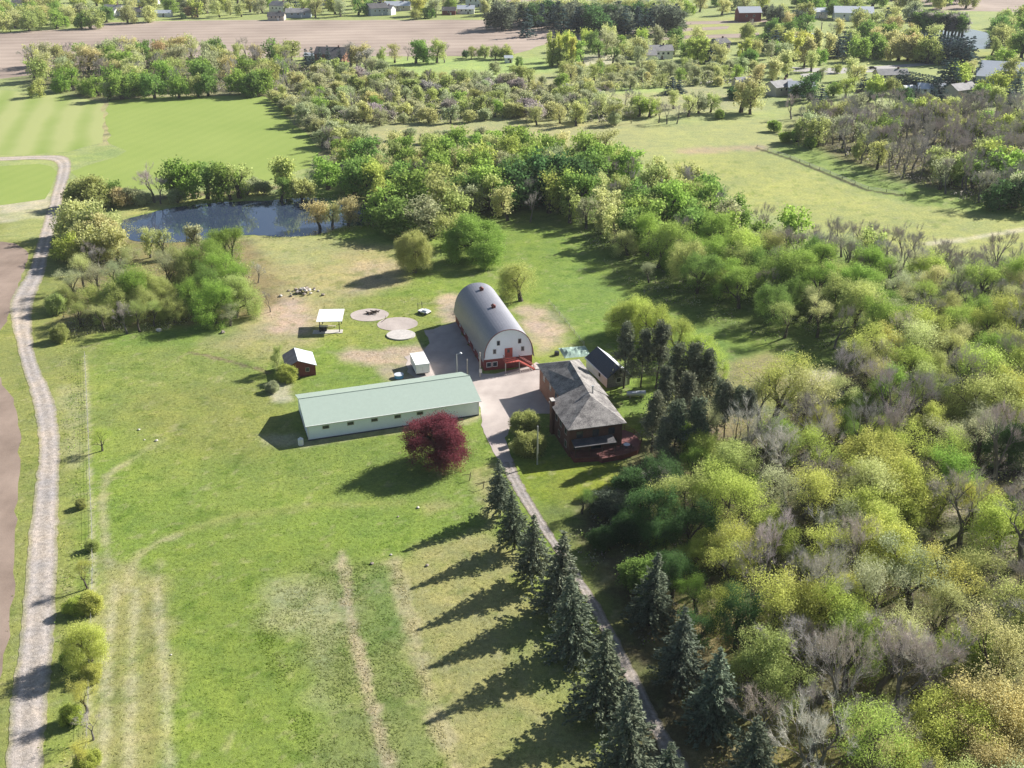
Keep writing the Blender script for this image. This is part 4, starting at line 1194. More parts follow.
# ------------------------------------------------------------------ white box trailer and blue tank behind the long shed
t0 = at(416.2, 376.5)
tr = empty('box_trailer', (t0[0], t0[1], 0), R(16), 'plain white box trailer parked behind the long green-roofed shed', 'trailer')
b_ = MB(); b_.box(0, 3.1, 0, 6.6, 0.65, 2.75); b_.build('body', M['white'], tr)
b_ = MB(); b_.box(-0.05, 3.15, -0.05, 6.65, 2.752, 2.85); b_.build('roof', M['white'], tr)
b_ = MB(); b_.box(0.15, 2.95, -0.04, -0.004, 0.75, 2.6); dd = b_.build('rear_door', M['white'], tr)
b_ = MB(); b_.box(1.5, 1.56, -0.08, -0.042, 1.2, 2.2); b_.build('latch_bar', M['galv'], dd)
b_ = MB(); b_.box(0.3, 2.8, 0.1, 6.5, 0.45, 0.648); b_.tube((0.6, 6.5, 0.55), (1.55, 8.0, 0.5), 0.06); b_.tube((2.5, 6.5, 0.55), (1.55, 8.0, 0.5), 0.06); b_.build('chassis', M['dark_metal'], tr)
for x in (0.02, 2.88):
    for y in (2.6, 3.5):
        b_ = MB(); b_.tube((x, y, 0.36), (x + 0.2, y, 0.36), 0.36, n=18); b_.build('wheel', M['rubber'], tr)
p = at(399, 377.5)
tk = empty('stock_tank', (p[0], p[1], 0), 0, 'round blue stock tank on the grass behind the long shed', 'tank')
b_ = MB(); b_.disc((0, 0), 1.0, 1.0, 0, 0.75, 28); b_.build('body', M['blue_plastic'], tk)
b_ = MB(); b_.disc((0, 0), 1.06, 1.06, 0.751, 0.82, 28); b_.build('rim', M['pale_metal'], tk)
p = at(301, 444.5)
tk = empty('water_tank', (p[0], p[1], 0), 0, 'small white upright tank at the left corner of the long shed', 'tank')
b_ = MB(); b_.disc((0, 0), 0.55, 0.55, 0, 1.25, 22); b_.build('body', M['white'], tk)
b_ = MB(); b_.tube((0, 0, 1.251), (0, 0, 1.45), 0.45, 0.2, 18); b_.tube((0, 0, 1.45), (0, 0, 1.55), 0.2, n=14); b_.build('cap', M['white'], tk)

# ------------------------------------------------------------------ three gravel rings in the yard grass
for (px, py, rx, ry, m, lab, hh) in ((369.5, 315, 4.9, 4.3, 'yard', 'round bare gravel circle with a heap of logs', 0.06), (397.5, 324, 5.0, 4.5, 'yard', 'large pale gravel circle between the log circle and the concrete disc', 0.06), (401, 335.5, 3.5, 3.1, 'concrete', 'smaller raised concrete disc in the yard grass', 0.3)):
    p = at(px, py)
    b_ = MB(); b_.disc((0, 0), rx, ry, 0.004, hh, 40, 0.012, int(px))
    tag(b_.build('gravel_circle' if m == 'yard' else 'concrete_disc', M[m], None, (p[0], p[1], 0)), lab, 'ground circle')
p = at(372, 314)
lg = empty('log_heap', (p[0], p[1], 0.06), 0.3, 'small heap of dark charred logs on the gravel circle', 'logs')
rr = random.Random(3)
for i in range(7):
    a = rr.uniform(0, 3.14); c = (rr.uniform(-0.8, 0.8), rr.uniform(-0.4, 0.4)); L_ = rr.uniform(0.9, 1.7)
    z = 0.15 + 0.22 * (i // 3)
    b_ = MB(); b_.tube((c[0] - L_ * math.cos(a), c[1] - L_ * 0.6 * math.sin(a), z), (c[0] + L_ * math.cos(a), c[1] + L_ * 0.6 * math.sin(a), z + rr.uniform(0, 0.25)), 0.15, 0.12, 9)
    b_.build('log', M['dark_wood'], lg)
p = at(385, 321.5)
st = empty('bent_stake', (p[0], p[1], 0.06), 0, 'thin dark forked stake on the edge of the gravel circle', 'stake')
b_ = MB(); b_.tube((-0.9, -0.6, 0.02), (0.4, 0.2, 0.7), 0.06); b_.tube((0.0, -0.05, 0.5), (0.3, 0.0, 1.5), 0.05); b_.build('stick', M['dark_wood'], st)

# ------------------------------------------------------------------ flatbed cart with two uprights
p = at(424.5, 313.5)
ct = empty('yard_cart', (p[0], p[1], 0), R(-35), 'small white flat cart with two dark uprights in the yard grass', 'cart')
b_ = MB(); b_.box(-1.5, 1.5, -0.9, 0.9, 0.55, 0.8); b_.build('bed', M['white'], ct)
b_ = MB(); b_.box(-0.2, 1.2, -0.6, 0.6, 0.802, 1.15); b_.build('seat_box', M['pale_metal'], ct)
for y in (-0.8, 0.8):
    b_ = MB(); b_.tube((-1.4, y, 0.8), (-1.45, y, 2.7), 0.07); b_.build('upright', M['dark_metal'], ct)
for x in (-1.0, 1.0):
    for y in (-1.08, 0.9):
        b_ = MB(); b_.tube((x, y, 0.33), (x, y + 0.18, 0.33), 0.33, n=16); b_.build('wheel', M['rubber'], ct)

# ------------------------------------------------------------------ stone heap and loose stones
def stone(r, seed, flat=0.6):
    rr = random.Random(seed)
    me = bpy.data.meshes.new('stone')
    vs, fs = [], []
    n, k = 8, 5
    for j in range(k):
        a = math.pi * (j + 0.5) / k
        for i in range(n):
            t = 6.283 * i / n
            q = r * rr.uniform(0.75, 1.15)
            vs.append((q * math.sin(a) * math.cos(t), q * math.sin(a) * math.sin(t), q * flat * math.cos(a) + r * flat * 0.7))
    for j in range(k - 1):
        for i in range(n): fs.append((j * n + i, (j + 1) * n + i, (j + 1) * n + (i + 1) % n, j * n + (i + 1) % n))
    fs += [tuple(range(n)), tuple(range(k * n - 1, (k - 1) * n - 1, -1))]
    me.from_pydata(vs, [], fs); me.update()
    return me
SM = [stone(1.0, i) for i in range(6)]
for i, me in enumerate(SM): me.materials.append(M['rock'] if i else M['rock_pale'])
c = at(304, 292.5)
rr = random.Random(9)
for i in range(70):
    a = rr.uniform(0, 6.28); q = abs(rr.gauss(0, 0.5))
    x, y = c[0] + 4.6 * q * math.cos(a), c[1] + 4.0 * q * math.sin(a)
    z = max(0.0, 0.9 * (1 - q * 1.3))
    s = rr.uniform(0.2, 0.62)
    o = link('stone', SM[rr.randrange(6)], None, (x, y, z)); o.scale = (s, s, s); o.rotation_euler = (0, 0, a)
    tag(o, 'stone in the loose rubble heap on bare pasture behind the shelter', 'stone', 'stones of the rubble heap')
for px, py, s, lab in ((139, 430, 0.42, 'white stone lying alone in the left lawn, larger of a pair'), (144.5, 440, 0.26, 'white stone lying alone in the left lawn, smaller of a pair'), (156.5, 441, 0.5, 'flat pale stone at the top end of the worn mower track'),
                       (372, 564, 0.5, 'grey stone in the dark green strip right of the worn dirt track'), (391, 555, 0.32, 'small pale stone near the head of the straw track'), (427, 566, 0.5, 'grey stone in the lawn near the tip of a spruce shadow'), (171, 655, 0.22, 'tiny white stone at the edge of the mown straw strip'),
                       (223, 333, 1.0, 'pink boulder at the right foot of the roadside grove'), (159, 331, 1.1, 'pale boulder at the foot of the roadside grove'), (418, 508, 0.45, 'small pale stone in the lawn below the crimson tree'), (398, 517, 0.3, 'tiny stone in the lawn below the crimson tree')):
    p = at(px, py)
    o = link('stone', SM[0 if 'white' in lab or 'pale' in lab else 1], None, (p[0], p[1], 0)); s *= 0.65; o.scale = (s, s, s); o.rotation_euler = (0, 0, px)
    tag(o, lab, 'stone')

# ------------------------------------------------------------------ poles and lamps
def pole(px, py, h, r, name, label, cat, lamp=False, m='wood_pole', arm=0.0):
    p = at(px, py)
    o = empty(name, (p[0], p[1], 0), R(15), label, cat)
    b_ = MB(); b_.tube((0, 0, -0.1), (0, 0, h), r, r * 0.75, 10); b_.build('pole', M[m], o)
    if lamp:
        b_ = MB(); b_.tube((0, 0, h - 0.1), (0.9, 0, h + 0.25), 0.05); b_.build('arm', M['galv'], o)
        b_ = MB(); b_.tube((0.9, 0, h + 0.1), (0.9, 0, h + 0.35), 0.32, 0.15, 14); b_.build('lamp_head', M['white'], o)
    return o
pole(457.3, 379, 6.0, 0.13, 'yard_light', 'tall yard light with a white lamp head behind the long shed', 'yard light', True, 'galv')
pole(467.6, 379, 4.8, 0.16, 'wooden_post', 'plain grey wooden post right of the yard light', 'post')
pole(480.3, 377, 6.0, 0.2, 'utility_pole', 'thick weathered pole at the barn corner with a meter box', 'pole', False)
b_ = MB(); b_.box(-0.3, 0.3, -0.42, -0.2, 1.2, 2.1); b_.build('meter_box', M['galv'], bpy.data.objects['utility_pole'])
pole(537.3, 464.5, 8.2, 0.16, 'utility_pole', 'tall slender pale pole beside the driveway bushes', 'pole', False, 'galv')
for px, py, lab in ((469.5, 480.5, 'dark stick post leaning beside the top of the spruce avenue'), (483, 489, 'short broken post near the top of the spruce avenue')):
    p = at(px, py)
    o = empty('stick_post', (p[0], p[1], 0), 0, lab, 'post')
    b_ = MB(); b_.tube((0, 0, -0.05), (0.25, 0.1, 1.7), 0.08, 0.06); b_.tube((0.2, 0.1, 1.3), (-1.4, 0.4, 0.9), 0.05); b_.build('stick', M['dark_wood'], o)

# teal covered heap, old boat-like trough and pale tank by the garage
p = at(575, 352)
o = empty('tarp_heap', (p[0], p[1], 0), R(12), 'low heap under a faded teal tarp behind the house wing', 'tarp')
b_ = MB()
nx, ny = 12, 8
rr = random.Random(4)
vs = []
for j in range(ny):
    for i in range(nx):
        e = min(i, nx - 1 - i, j, ny - 1 - j)
        vs.append(((i / (nx - 1) - 0.5) * 6.5, (j / (ny - 1) - 0.5) * 6.0, 0.01 + min(0.7, e * 0.38) * rr.uniform(0.7, 1.15)))
b_.add(vs, [(j * nx + i, j * nx + i + 1, (j + 1) * nx + i + 1, (j + 1) * nx + i) for j in range(ny - 1) for i in range(nx - 1)])
b_.build('tarp', M['teal_tarp'], o)
b_ = MB(); b_.tube((-4.6, -0.8, 0.02), (-4.6, -0.8, 0.9), 0.6, 0.55, 16); b_.build('barrel', M['dark_metal'], o)
p = at(636, 397)
o = empty('fuel_tank', (p[0], p[1], 0), R(5), 'long grey fuel tank lying below the tall pines', 'tank')
b_ = MB(); b_.tube((-2.0, 0, 0.85), (2.0, 0, 0.85), 0.55, n=20); b_.build('body', M['pale_metal'], o)
for x in (-1.3, 1.3):
    b_ = MB(); b_.box(x - 0.12, x + 0.12, -0.45, 0.45, 0, 0.34); b_.build('leg', M['concrete'], o)

# ------------------------------------------------------------------ fences
def wire_fence(pts, gap, label, h=1.15, m='wood_pole', r=0.06, wires=(0.35, 0.7, 1.05), name='wire_fence', wr=0.012):
    P = [at(*p)[:2] for p in pts]
    o = empty(name, (P[0][0], P[0][1], 0), 0, label, 'fence')
    ox, oy = P[0]
    me = None
    wb = MB()
    n = 0
    for (ax, ay), (bx, by) in zip(P[:-1], P[1:]):
        L_ = math.hypot(bx - ax, by - ay); k = max(1, int(round(L_ / gap)))
        for j in range(k + (1 if (bx, by) == P[-1] else 0)):
            if n >= 98: break
            t = j / k
            if me is None: b_ = MB(); b_.tube((0, 0, -0.1), (0, 0, h), r, r * 0.9, 7); me = b_.mesh('fence_post', M[m])
            link('post', me, o, (ax + (bx - ax) * t - ox, ay + (by - ay) * t - oy, 0)); n += 1
        for z in wires: wb.tube((ax - ox, ay - oy, z), (bx - ox, by - oy, z), wr, n=4, cap=False)
    wb.build('wire', M['galv'], o)
    return o
wire_fence([(85, 356), (87, 400), (89, 440), (90, 480), (92, 520), (93, 570), (91, 640), (88, 720), (85, 800)], 4.0, 'wire fence on pale posts along the left edge of the lawn')
wire_fence([(549, 303), (565, 322), (584, 346)], 4.0, 'thin wire fence running past the barn towards the teal tarp')
wire_fence([(757, 147.5), (790, 158), (830, 174), (868, 189.5), (905, 195)], 7.0, 'dark board fence crossing the far pasture in front of the grey wood', 1.1, 'dark_wood', 0.10, (0.35, 0.7, 1.0), 'field_fence', 0.05)
p = at(85.5, 352)
# ------------------------------------------------------------------ far farms, houses and cars
def farmhouse(px, py, w, d, h, rot, wall, roof, label, cat='house', pitch=0.55, name='house', wing=None, door=True, nwin=3, garage=False):
    x, y, _ = at(px, py)
    o = empty(name, (x, y, 0), R(rot), label, cat)
    HOUSES.append((x, y, w / 2 + 1))
    def block(x0, x1, y0, y1, hh, wn, rn):
        m_ = MB(); ym = (y0 + y1) / 2; rh = hh + (y1 - y0) / 2 * pitch
        m_.add([(x0, y0, 0), (x1, y0, 0), (x1, y1, 0), (x0, y1, 0), (x0, y0, hh), (x1, y0, hh), (x1, y1, hh), (x0, y1, hh), (x0, ym, rh), (x1, ym, rh)],
               [(0, 1, 5, 4), (2, 3, 7, 6), (1, 2, 6, 9, 5), (3, 0, 4, 8, 7), (4, 5, 9, 8), (6, 7, 8, 9)])
        m_.build(wn, M[wall], o)
        r2 = MB(); e = 0.5; dz = e * pitch
        r2.slab([(x0 - e, y0 - e, hh - dz + 0.2), (x1 + e, y0 - e, hh - dz + 0.2), (x1 + e, ym - 0.002, rh + 0.2), (x0 - e, ym - 0.002, rh + 0.2)], 0.18)
        r2.slab([(x0 - e, ym + 0.002, rh + 0.2), (x1 + e, ym + 0.002, rh + 0.2), (x1 + e, y1 + e, hh - dz + 0.2), (x0 - e, y1 + e, hh - dz + 0.2)], 0.18)
        return r2.build(rn, M[roof], o)
    rf_ = block(-w / 2, w / 2, -d / 2, d / 2, h, 'wall', 'roof')
    for k in range(nwin):
        xx = -w / 2 + w * (k + 1) / (nwin + 1)
        window(o, xx, h * 0.55, 1.3, 1.3, -d / 2)
    if door:
        m_ = MB(); m_.box(w * 0.1, w * 0.1 + 1.1, -d / 2 - 0.05, -d / 2 - 0.004, 0.02, 2.1); m_.build('door', M['white'] if wall != 'white' else M['dark_wood'], o)
    if wing:
        wx, ww, wd, wh = wing
        block(wx - ww / 2, wx + ww / 2, -d / 2 - wd + 0.1, -d / 2 - 0.01 + d * 0.3, wh, 'wing_wall', 'wing_roof')
    if garage:
        m_ = MB(); m_.box(-w * 0.42, -w * 0.42 + 4.6, -d / 2 - 0.05, -d / 2 - 0.004, 0.02, 2.4); m_.build('garage_door', M['white'], o)
    if cat == 'house':
        m_ = MB(); m_.box(w * 0.2, w * 0.2 + 0.9, -0.45, 0.45, h, h + d / 2 * pitch + 1.1); m_.build('chimney', M['brick'], rf_)
    return o

farmhouse(656, 58, 19, 10, 5, 8, 'white', 'grey_roof', 'long white two-storey house among pale trees below the striped fields', wing=(-6, 7, 5, 3.2), nwin=5, garage=True)
farmhouse(333, 62, 19, 12, 5.5, -10, 'brown_board', 'dark_roof', 'dark brick house with a dark roof at the edge of the ploughed field', wing=(5, 8, 5, 3.5), nwin=4)
farmhouse(311, 60, 7, 5, 3, 0, 'white', 'pale_metal', 'small white shed left of the dark-roofed brick house', 'shed', name='small_shed', nwin=1)
farmhouse(508.5, 62.5, 4.5, 4, 3, 5, 'white', 'pale_metal', 'tiny white pump shed on the far green meadow', 'shed', name='small_shed', nwin=1)
farmhouse(719, 51, 11, 9, 5.5, 40, 'purple_grey', 'dark_roof', 'purple-grey house half hidden right of the white long house')
farmhouse(747.5, 21, 18, 11, 7, 8, 'red_board', 'pale_metal', 'bright red barn with a pale metal roof on the striped fields', 'barn', 0.7, 'red_barn', nwin=2, door=True)
farmhouse(803, 43.5, 17, 9, 4, 5, 'tan', 'pale_metal', 'long house with a pale flat roof between the yellow trees')
farmhouse(779, 94, 15, 9, 4.5, 35, 'tan', 'grey_roof', 'grey-roofed house left of two, below the round dark green tree', wing=(4, 6, 5, 3))
farmhouse(800, 95, 13, 9, 4.5, -8, 'blue_grey', 'pale_metal', 'pale-roofed grey house beside the round dark green tree', garage=True)
farmhouse(742, 86.5, 9, 7, 3, 20, 'tan', 'grey_roof', 'low garage at the end of the pale driveway', 'garage', name='garage', nwin=1)
farmhouse(890, 79, 17, 9, 3, 5, 'tan', 'grey_roof', 'low long house with a dull grey roof beside the road', nwin=4)
farmhouse(1000, 80, 22, 16, 6, -20, 'blue_grey', 'pale_metal', 'large pale blue-grey building with a broad metal roof at the right edge', 'building', 0.5, 'farm_building', wing=(-8, 10, 8, 4), door=True)
farmhouse(930, 94, 13, 8, 3.2, -12, 'white', 'pale_metal', 'small white-roofed house between dark conifers')
farmhouse(959, 97, 15, 9, 4.5, 30, 'tan', 'grey_roof', 'tan house with a steep grey roof right of the small white-roofed house', garage=True)
farmhouse(908, 93, 6, 4, 2.8, 15, 'white', 'pale_metal', 'white garden shed left of the white-roofed house', 'shed', name='small_shed', nwin=1)
farmhouse(852, 19.5, 30, 20, 6, -10, 'white', 'pale_metal', 'large white farm hall with pale roof beside the dark conifer clump', 'farm hall', 0.4, 'farm_hall', nwin=3)
farmhouse(814, 17.5, 18, 12, 5, 8, 'white', 'pale_metal', 'white-roofed farm building left of the large white hall', 'farm building', 0.4, 'farm_building', nwin=2)
farmhouse(26, 11, 18, 13, 7, 12, 'white', 'dark_roof', 'white farmhouse with dark roof in the far left wood', wing=(6, 9, 6, 6))
farmhouse(115, 15, 16, 11, 5, -15, 'white', 'grey_roof', 'white house above the ploughed field, left of the grey one', wing=(3, 7, 5, 4))
farmhouse(136, 16.5, 18, 11, 4, 5, 'tan', 'dark_roof', 'grey low house right of the white one above the ploughed field')
farmhouse(146, 4, 24, 12, 5, 0, 'white', 'pale_metal', 'long white-roofed building at the top of the picture, far left', 'building', 0.3, 'farm_building')
farmhouse(162, 16.5, 16, 7, 3, 0, 'white', 'pale_metal', 'low pale shed at the edge of the ploughed field', 'shed', name='small_shed', nwin=2)
farmhouse(281, 12.5, 16, 11, 6, -30, 'white', 'grey_roof', 'white gabled house among pale yellow trees in the far village')
farmhouse(299, 17, 20, 10, 4, 5, 'blue_grey', 'grey_roof', 'low grey-blue house right of the white gabled village house')
farmhouse(277, 20, 13, 9, 3.5, 0, 'tan', 'dark_roof', 'dark-roofed low house at the field edge below the white gabled one')
farmhouse(318, 5, 22, 12, 5, 0, 'blue_grey', 'grey_roof', 'grey-roofed house at the top edge above the village')
farmhouse(377, 15, 16, 12, 6, 30, 'blue_grey', 'dark_roof', 'dark blue-grey house left of the pale round hedge')
farmhouse(386, 14.5, 14, 9, 5, -20, 'white', 'grey_roof', 'white gabled house touching the dark blue-grey house')
farmhouse(398, 10, 22, 11, 4, 0, 'tan', 'pale_metal', 'long pale-roofed house behind the white gabled one')
farmhouse(449, 14.5, 11, 9, 3.5, 0, 'maroon_board', 'dark_roof', 'small dark red shed in the far village', 'shed', name='small_shed', nwin=1)
farmhouse(466, 13.5, 14, 9, 4, 0, 'white', 'pale_metal', 'small white house right of the dark red shed')
farmhouse(476, 6, 18, 13, 8, 0, 'white', 'pale_metal', 'tall white farm building next to the grey silo', 'building', 0.4, 'farm_building')
farmhouse(500, 16.5, 11, 9, 4.5, 20, 'white', 'grey_roof', 'white cottage beside the dark blue conifers')
farmhouse(640, 2, 16, 10, 6, 0, 'white', 'grey_roof', 'white house at the top edge behind the dark conifer row')
for px, lab in ((480, None),):
    p = at(483, 12)
    o = empty('silo', (p[0], p[1], 0), 0, 'grey round silo beside the tall white farm building', 'silo')
    b_ = MB(); b_.tube((0, 0, 0), (0, 0, 13), 2.6, n=24); b_.build('tower', M['concrete'], o)
    b_ = MB(); b_.tube((0, 0, 13.01), (0, 0, 14.6), 2.65, 0.5, 24); b_.build('dome', M['galv'], o)

def car(px, py, rot, paint_, label):
    p = at(px, py)
    o = empty('parked_car', (p[0], p[1], 0.04), R(rot), label, 'car', 'cars by the far road')
    b_ = MB()
    prof = [(-2.2, 0.35), (2.2, 0.35), (2.25, 0.75), (1.2, 0.92), (-2.15, 0.98), (-2.25, 0.7)]
    b_.extrude_y([(x, z) for x, z in prof], -0.88, 0.88); b_.build('body', M[paint_], o)
    b_ = MB()
    lo, hi = [(-1.9, 0.985), (1.1, 0.95)], [(-1.5, 1.5), (0.4, 1.5)]
    b_.add([(lo[0][0], -0.8, lo[0][1]), (lo[1][0], -0.8, lo[1][1]), (lo[1][0], 0.8, lo[1][1]), (lo[0][0], 0.8, lo[0][1]), (hi[0][0], -0.65, 1.42), (hi[1][0], -0.65, 1.42), (hi[1][0], 0.65, 1.42), (hi[0][0], 0.65, 1.42)],
           [(3, 2, 1, 0), (4, 5, 6, 7), (0, 1, 5, 4), (1, 2, 6, 5), (2, 3, 7, 6), (3, 0, 4, 7)]); cab = b_.build('windows', M['glass'], o)
    b_ = MB(); b_.box(-1.52, 0.42, -0.66, 0.66, 1.422, 1.48); b_.build('car_roof', M[paint_], cab)
    for x in (-1.4, 1.4):
        for y in (-0.9, 0.7):
            b_ = MB(); b_.tube((x, y, 0.33), (x, y + 0.2, 0.33), 0.33, n=14); b_.build('wheel', M['rubber'], o)
car(872.5, 69, 5, 'car_dark', 'dark car on the far road between the two driveways')
car(891, 71.5, 0, 'car_dark', 'dark red car beside the low grey-roofed house')
car(936.5, 62, 10, 'car_white', 'white car on the far road behind the three tall conifers')
car(983, 83.5, 0, 'car_dark', 'dark car parked in front of the large metal-roofed building')
car(628, 59, 0, 'car_white', 'white car parked left of the long white house')
car(859, 93, 30, 'car_dark', 'dark vehicle standing in the far grass beyond the grey wood')
# ------------------------------------------------------------------ trees: the ones that can be told apart
AV = 'in the avenue left of the drive'
for i, (px, py, h, tn, w, lab) in enumerate((
    (500, 456, 11.8, 'blue', 0.85, 'spruce at the house end of the left avenue row, farthest from the camera'),
    (515, 488, 11.8, 'blue', 0.85, 'second spruce of the left avenue row counted from the house end'),
    (533, 512, 13, 'blue', 0.85, 'third spruce of the left avenue row counted from the house end'),
    (560, 534, 14.5, 'blue', 0.95, 'fourth spruce of the left avenue row counted from the house end'),
    (579.5, 571, 14.5, 'blue', 0.95, 'fifth spruce of the left avenue row counted from the house end'),
    (606, 628, 14.5, 'blue', 1.0, 'sixth spruce of the left avenue row counted from the house end'),
    (631, 686, 14.5, 'blue', 0.98, 'seventh spruce of the left avenue row, last whole one'),
    (671, 735, 14.5, 'blue', 0.98, 'spruce cut off by the bottom edge, nearest of the left avenue row'))):
    tree('oldspruce' if i < 3 else 'spruce', px, py, h, tn, w, 'avenue', lab)
for px, py, h, k, w, lab in (
    (654, 552, 13, 'spruce', 0.9, 'slender spruce right of the drive, farthest of the right row'),
    (684, 606, 14, 'oldspruce', 0.85, 'thin spruce right of the drive with a bare trunk on dry grass'),
    (721, 645, 14, 'spruce', 0.95, 'dark full spruce right of the drive, third of the right row'),
    (765, 712, 14, 'spruce', 0.95, 'spruce near the bottom edge, nearest of the right row')):
    tree(k, px, py, h, 'blue', w, 'avenue', lab)
for px, py, h, k, w, lab in (
    (627, 322, 15.5, 'pine', 0.95, 'leftmost tall ragged pine, right beside the white garage'),
    (644, 330, 13.5, 'pine', 1.0, 'lower ragged pine second from the garage'),
    (660, 320, 16, 'pine', 1.0, 'tallest ragged pine in the middle of the pine group'),
    (680, 341, 15, 'pine', 1.05, 'ragged pine just right of the tallest pine'),
    (698, 343, 15.5, 'pine', 1.1, 'spreading ragged pine at the right of the pine group'),
    (711, 348, 14, 'pine', 1.05, 'thin ragged pine on the lawn side of the pine group'),
    (690, 372, 13, 'pine', 1.1, 'low ragged pine in front of the pine group'),
    (667, 365, 13, 'pine', 1.05, 'low dark pine in front of the tallest pine'),
    (655, 392, 13, 'pine', 1.1, 'low dark pine on the lawn beside the grey fuel tank'), (678, 398, 14, 'pine', 1.1, 'dark pine in front of the low ragged pine'),
    (700, 396, 14, 'pine', 1.1, 'dark pine left of the bare-trunked pines, standing forward'), (664, 420, 11, 'pine', 1.1, 'lowest dark pine between pine group and red deck'),
    (721, 378, 13, 'pine', 0.9, 'ragged pine between the pine group and bare-trunked pines'),
    (731, 381, 15.5, 'polepine', 0.9, 'pine with long bare trunk, left of the bare-trunked pair'),
    (739, 386, 15, 'polepine', 0.9, 'pine with long bare trunk, right of the bare-trunked pair'),
    (752, 389, 14.5, 'polepine', 0.8, 'short-crowned pine standing right of the bare-trunked pair')):
    tree(k, px, py, h, 'pine', w, 'pines', lab)
for px, py, h, w, lab in (
    (625, 298, 10, 0.95, 'lime green tree behind the leftmost pine'), (641, 293, 10.5, 0.95, 'highest lime green tree behind the pine group'),
    (658, 302, 10.5, 0.95, 'lime green tree behind the tallest pine'), (678, 318, 10, 0.95, 'lime green tree right behind the pine group'),
    (697, 332, 9.5, 0.95, 'lime green tree at the lawn end of the row behind the pines'), (711, 345, 8, 0.95, 'lowest lime green tree at the lawn behind the pines')):
    tree('full', px, py, h, 'lime', w, 'pines', lab)
tree('dome', 437, 419, 9.4, 'maroon', 1.18, 'yard', 'dark crimson ornamental tree on the lawn before the long shed')
tree('shrub', 524, 414, 4.2, 'olive', 1.1, 'yard', 'pale green shrub between drive and house, upper of two')
tree('shrub', 530, 433, 4.4, 'olive', 1.1, 'yard', 'pale green shrub beside the slender pole, lower of two')
tree('twiggy', 519, 440, 2.6, 'straw', 1.1, 'yard', 'small dull bush at the drive edge below the pale shrubs')
tree('thin', 583, 489, 5, 'green', 1.2, 'yard', 'small sparse sapling on the shaded lawn before the deck')
tree('shrub', 616, 492, 4.5, 'blue', 1.4, 'yard', 'grey-green broad shrub in the shade below the deck')
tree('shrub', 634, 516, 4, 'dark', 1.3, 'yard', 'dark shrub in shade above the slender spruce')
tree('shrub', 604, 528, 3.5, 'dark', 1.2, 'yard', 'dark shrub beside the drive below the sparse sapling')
tree('dome', 413, 233, 11.5, 'olive', 0.85, 'pasture', 'upright olive tree standing alone in the pasture, left of the rounder one')
tree('dome', 478, 218, 13, 'fresh', 1.28, 'pasture', 'broad round bright green tree standing alone above the barn')
tree('full', 521, 261, 11, 'olive', 1.0, 'pasture', 'olive green tree right behind the barn')
for px, py, h, k, tn, w, lab in (
    (392, 184, 13, 'broad', 'fresh', 1.2, 'leftmost tree of the great clump at the pond corner'), (416, 172, 16, 'broad', 'fresh', 1.15, 'highest tree of the great clump at the pond corner'),
    (440, 178, 15, 'full', 'olive', 1.1, 'olive tree behind in the great clump at the pond corner'), (455, 192, 13, 'broad', 'olive', 1.15, 'right hand olive tree of the great clump at the pond corner'),
    (402, 196, 12, 'full', 'green', 1.2, 'mid green front tree of the great clump at the pond corner'), (432, 199, 12, 'thin', 'pale', 1.3, 'pale greyish front tree of the great clump at the pond corner'),
    (450, 212, 10, 'thin', 'olive', 1.3, 'low front right tree of the great clump at the pond corner'),
    (318, 201, 9, 'thin', 'tan', 1.05, 'left tan budding tree on the near pond bank'), (331, 203, 8, 'thin', 'tan', 1.0, 'middle low tan budding tree on the near pond bank'), (346, 198, 9.5, 'thin', 'tan', 1.05, 'right tan budding tree on the near pond bank'),
    (284, 157, 13, 'tall', 'olive', 1.15, 'tall olive tree standing on the far pond bank point'), (279, 178, 8, 'broad', 'green', 1.0, 'low green tree at the foot of the tall pond bank tree'), (300, 180, 7, 'shrub', 'olive', 0.9, 'olive shrub right of the tall pond bank tree'),
    (326, 159, 11, 'full', 'fresh', 1.25, 'round green tree on the far pond bank beside the water'), (352, 160, 13, 'broad', 'green', 1.1, 'spreading tree behind the right end of the pond'), (370, 158, 13, 'broad', 'fresh', 1.0, 'fresh green tree behind the right end of the pond'),
    (149, 165, 13, 'bare', 'lilac', 1.1, 'tall lilac-grey leafless tree at the left end of the pond hedgerow'), (157, 178, 9, 'bare', 'lilac', 1.1, 'lower leafless tree beside the tall one at the pond hedgerow'),
    (112, 181, 7.5, 'full', 'green', 1.0, 'small round green tree left of the pond hedgerow'), (121, 188, 6, 'twiggy', 'tan', 1.3, 'brownish bush left of the pond hedgerow'), (131, 187, 6, 'twiggy', 'pale', 1.1, 'greyish bush near the left pond tip'),
    (85, 178, 10, 'full', 'olive', 1.35, 'broad round olive tree beside the gravel road bend'),
    (75, 186, 7, 'full', 'olive', 1.2, 'low olive tree touching the gravel road below the bend')):
    tree(k, px, py, h, tn, w, 'pond', lab)
for i, (px, py, h, tn) in enumerate(((166, 162, 12.5, 'fresh'), (178, 160, 13, 'green'), (190, 161, 13, 'fresh'), (203, 163, 12.5, 'green'), (215, 163, 12.5, 'fresh'), (227, 167, 11.5, 'fresh'), (236, 164, 12, 'olive'))):
    tree('broad', px, py, h, tn, 0.95, 'in the pond hedgerow')
for px, py in ((246, 182), (254, 178), (262, 182), (141, 192), (176, 190)): tree('twiggy', px, py, 4.5, 'pale', 1.2, 'under the pond hedgerow')

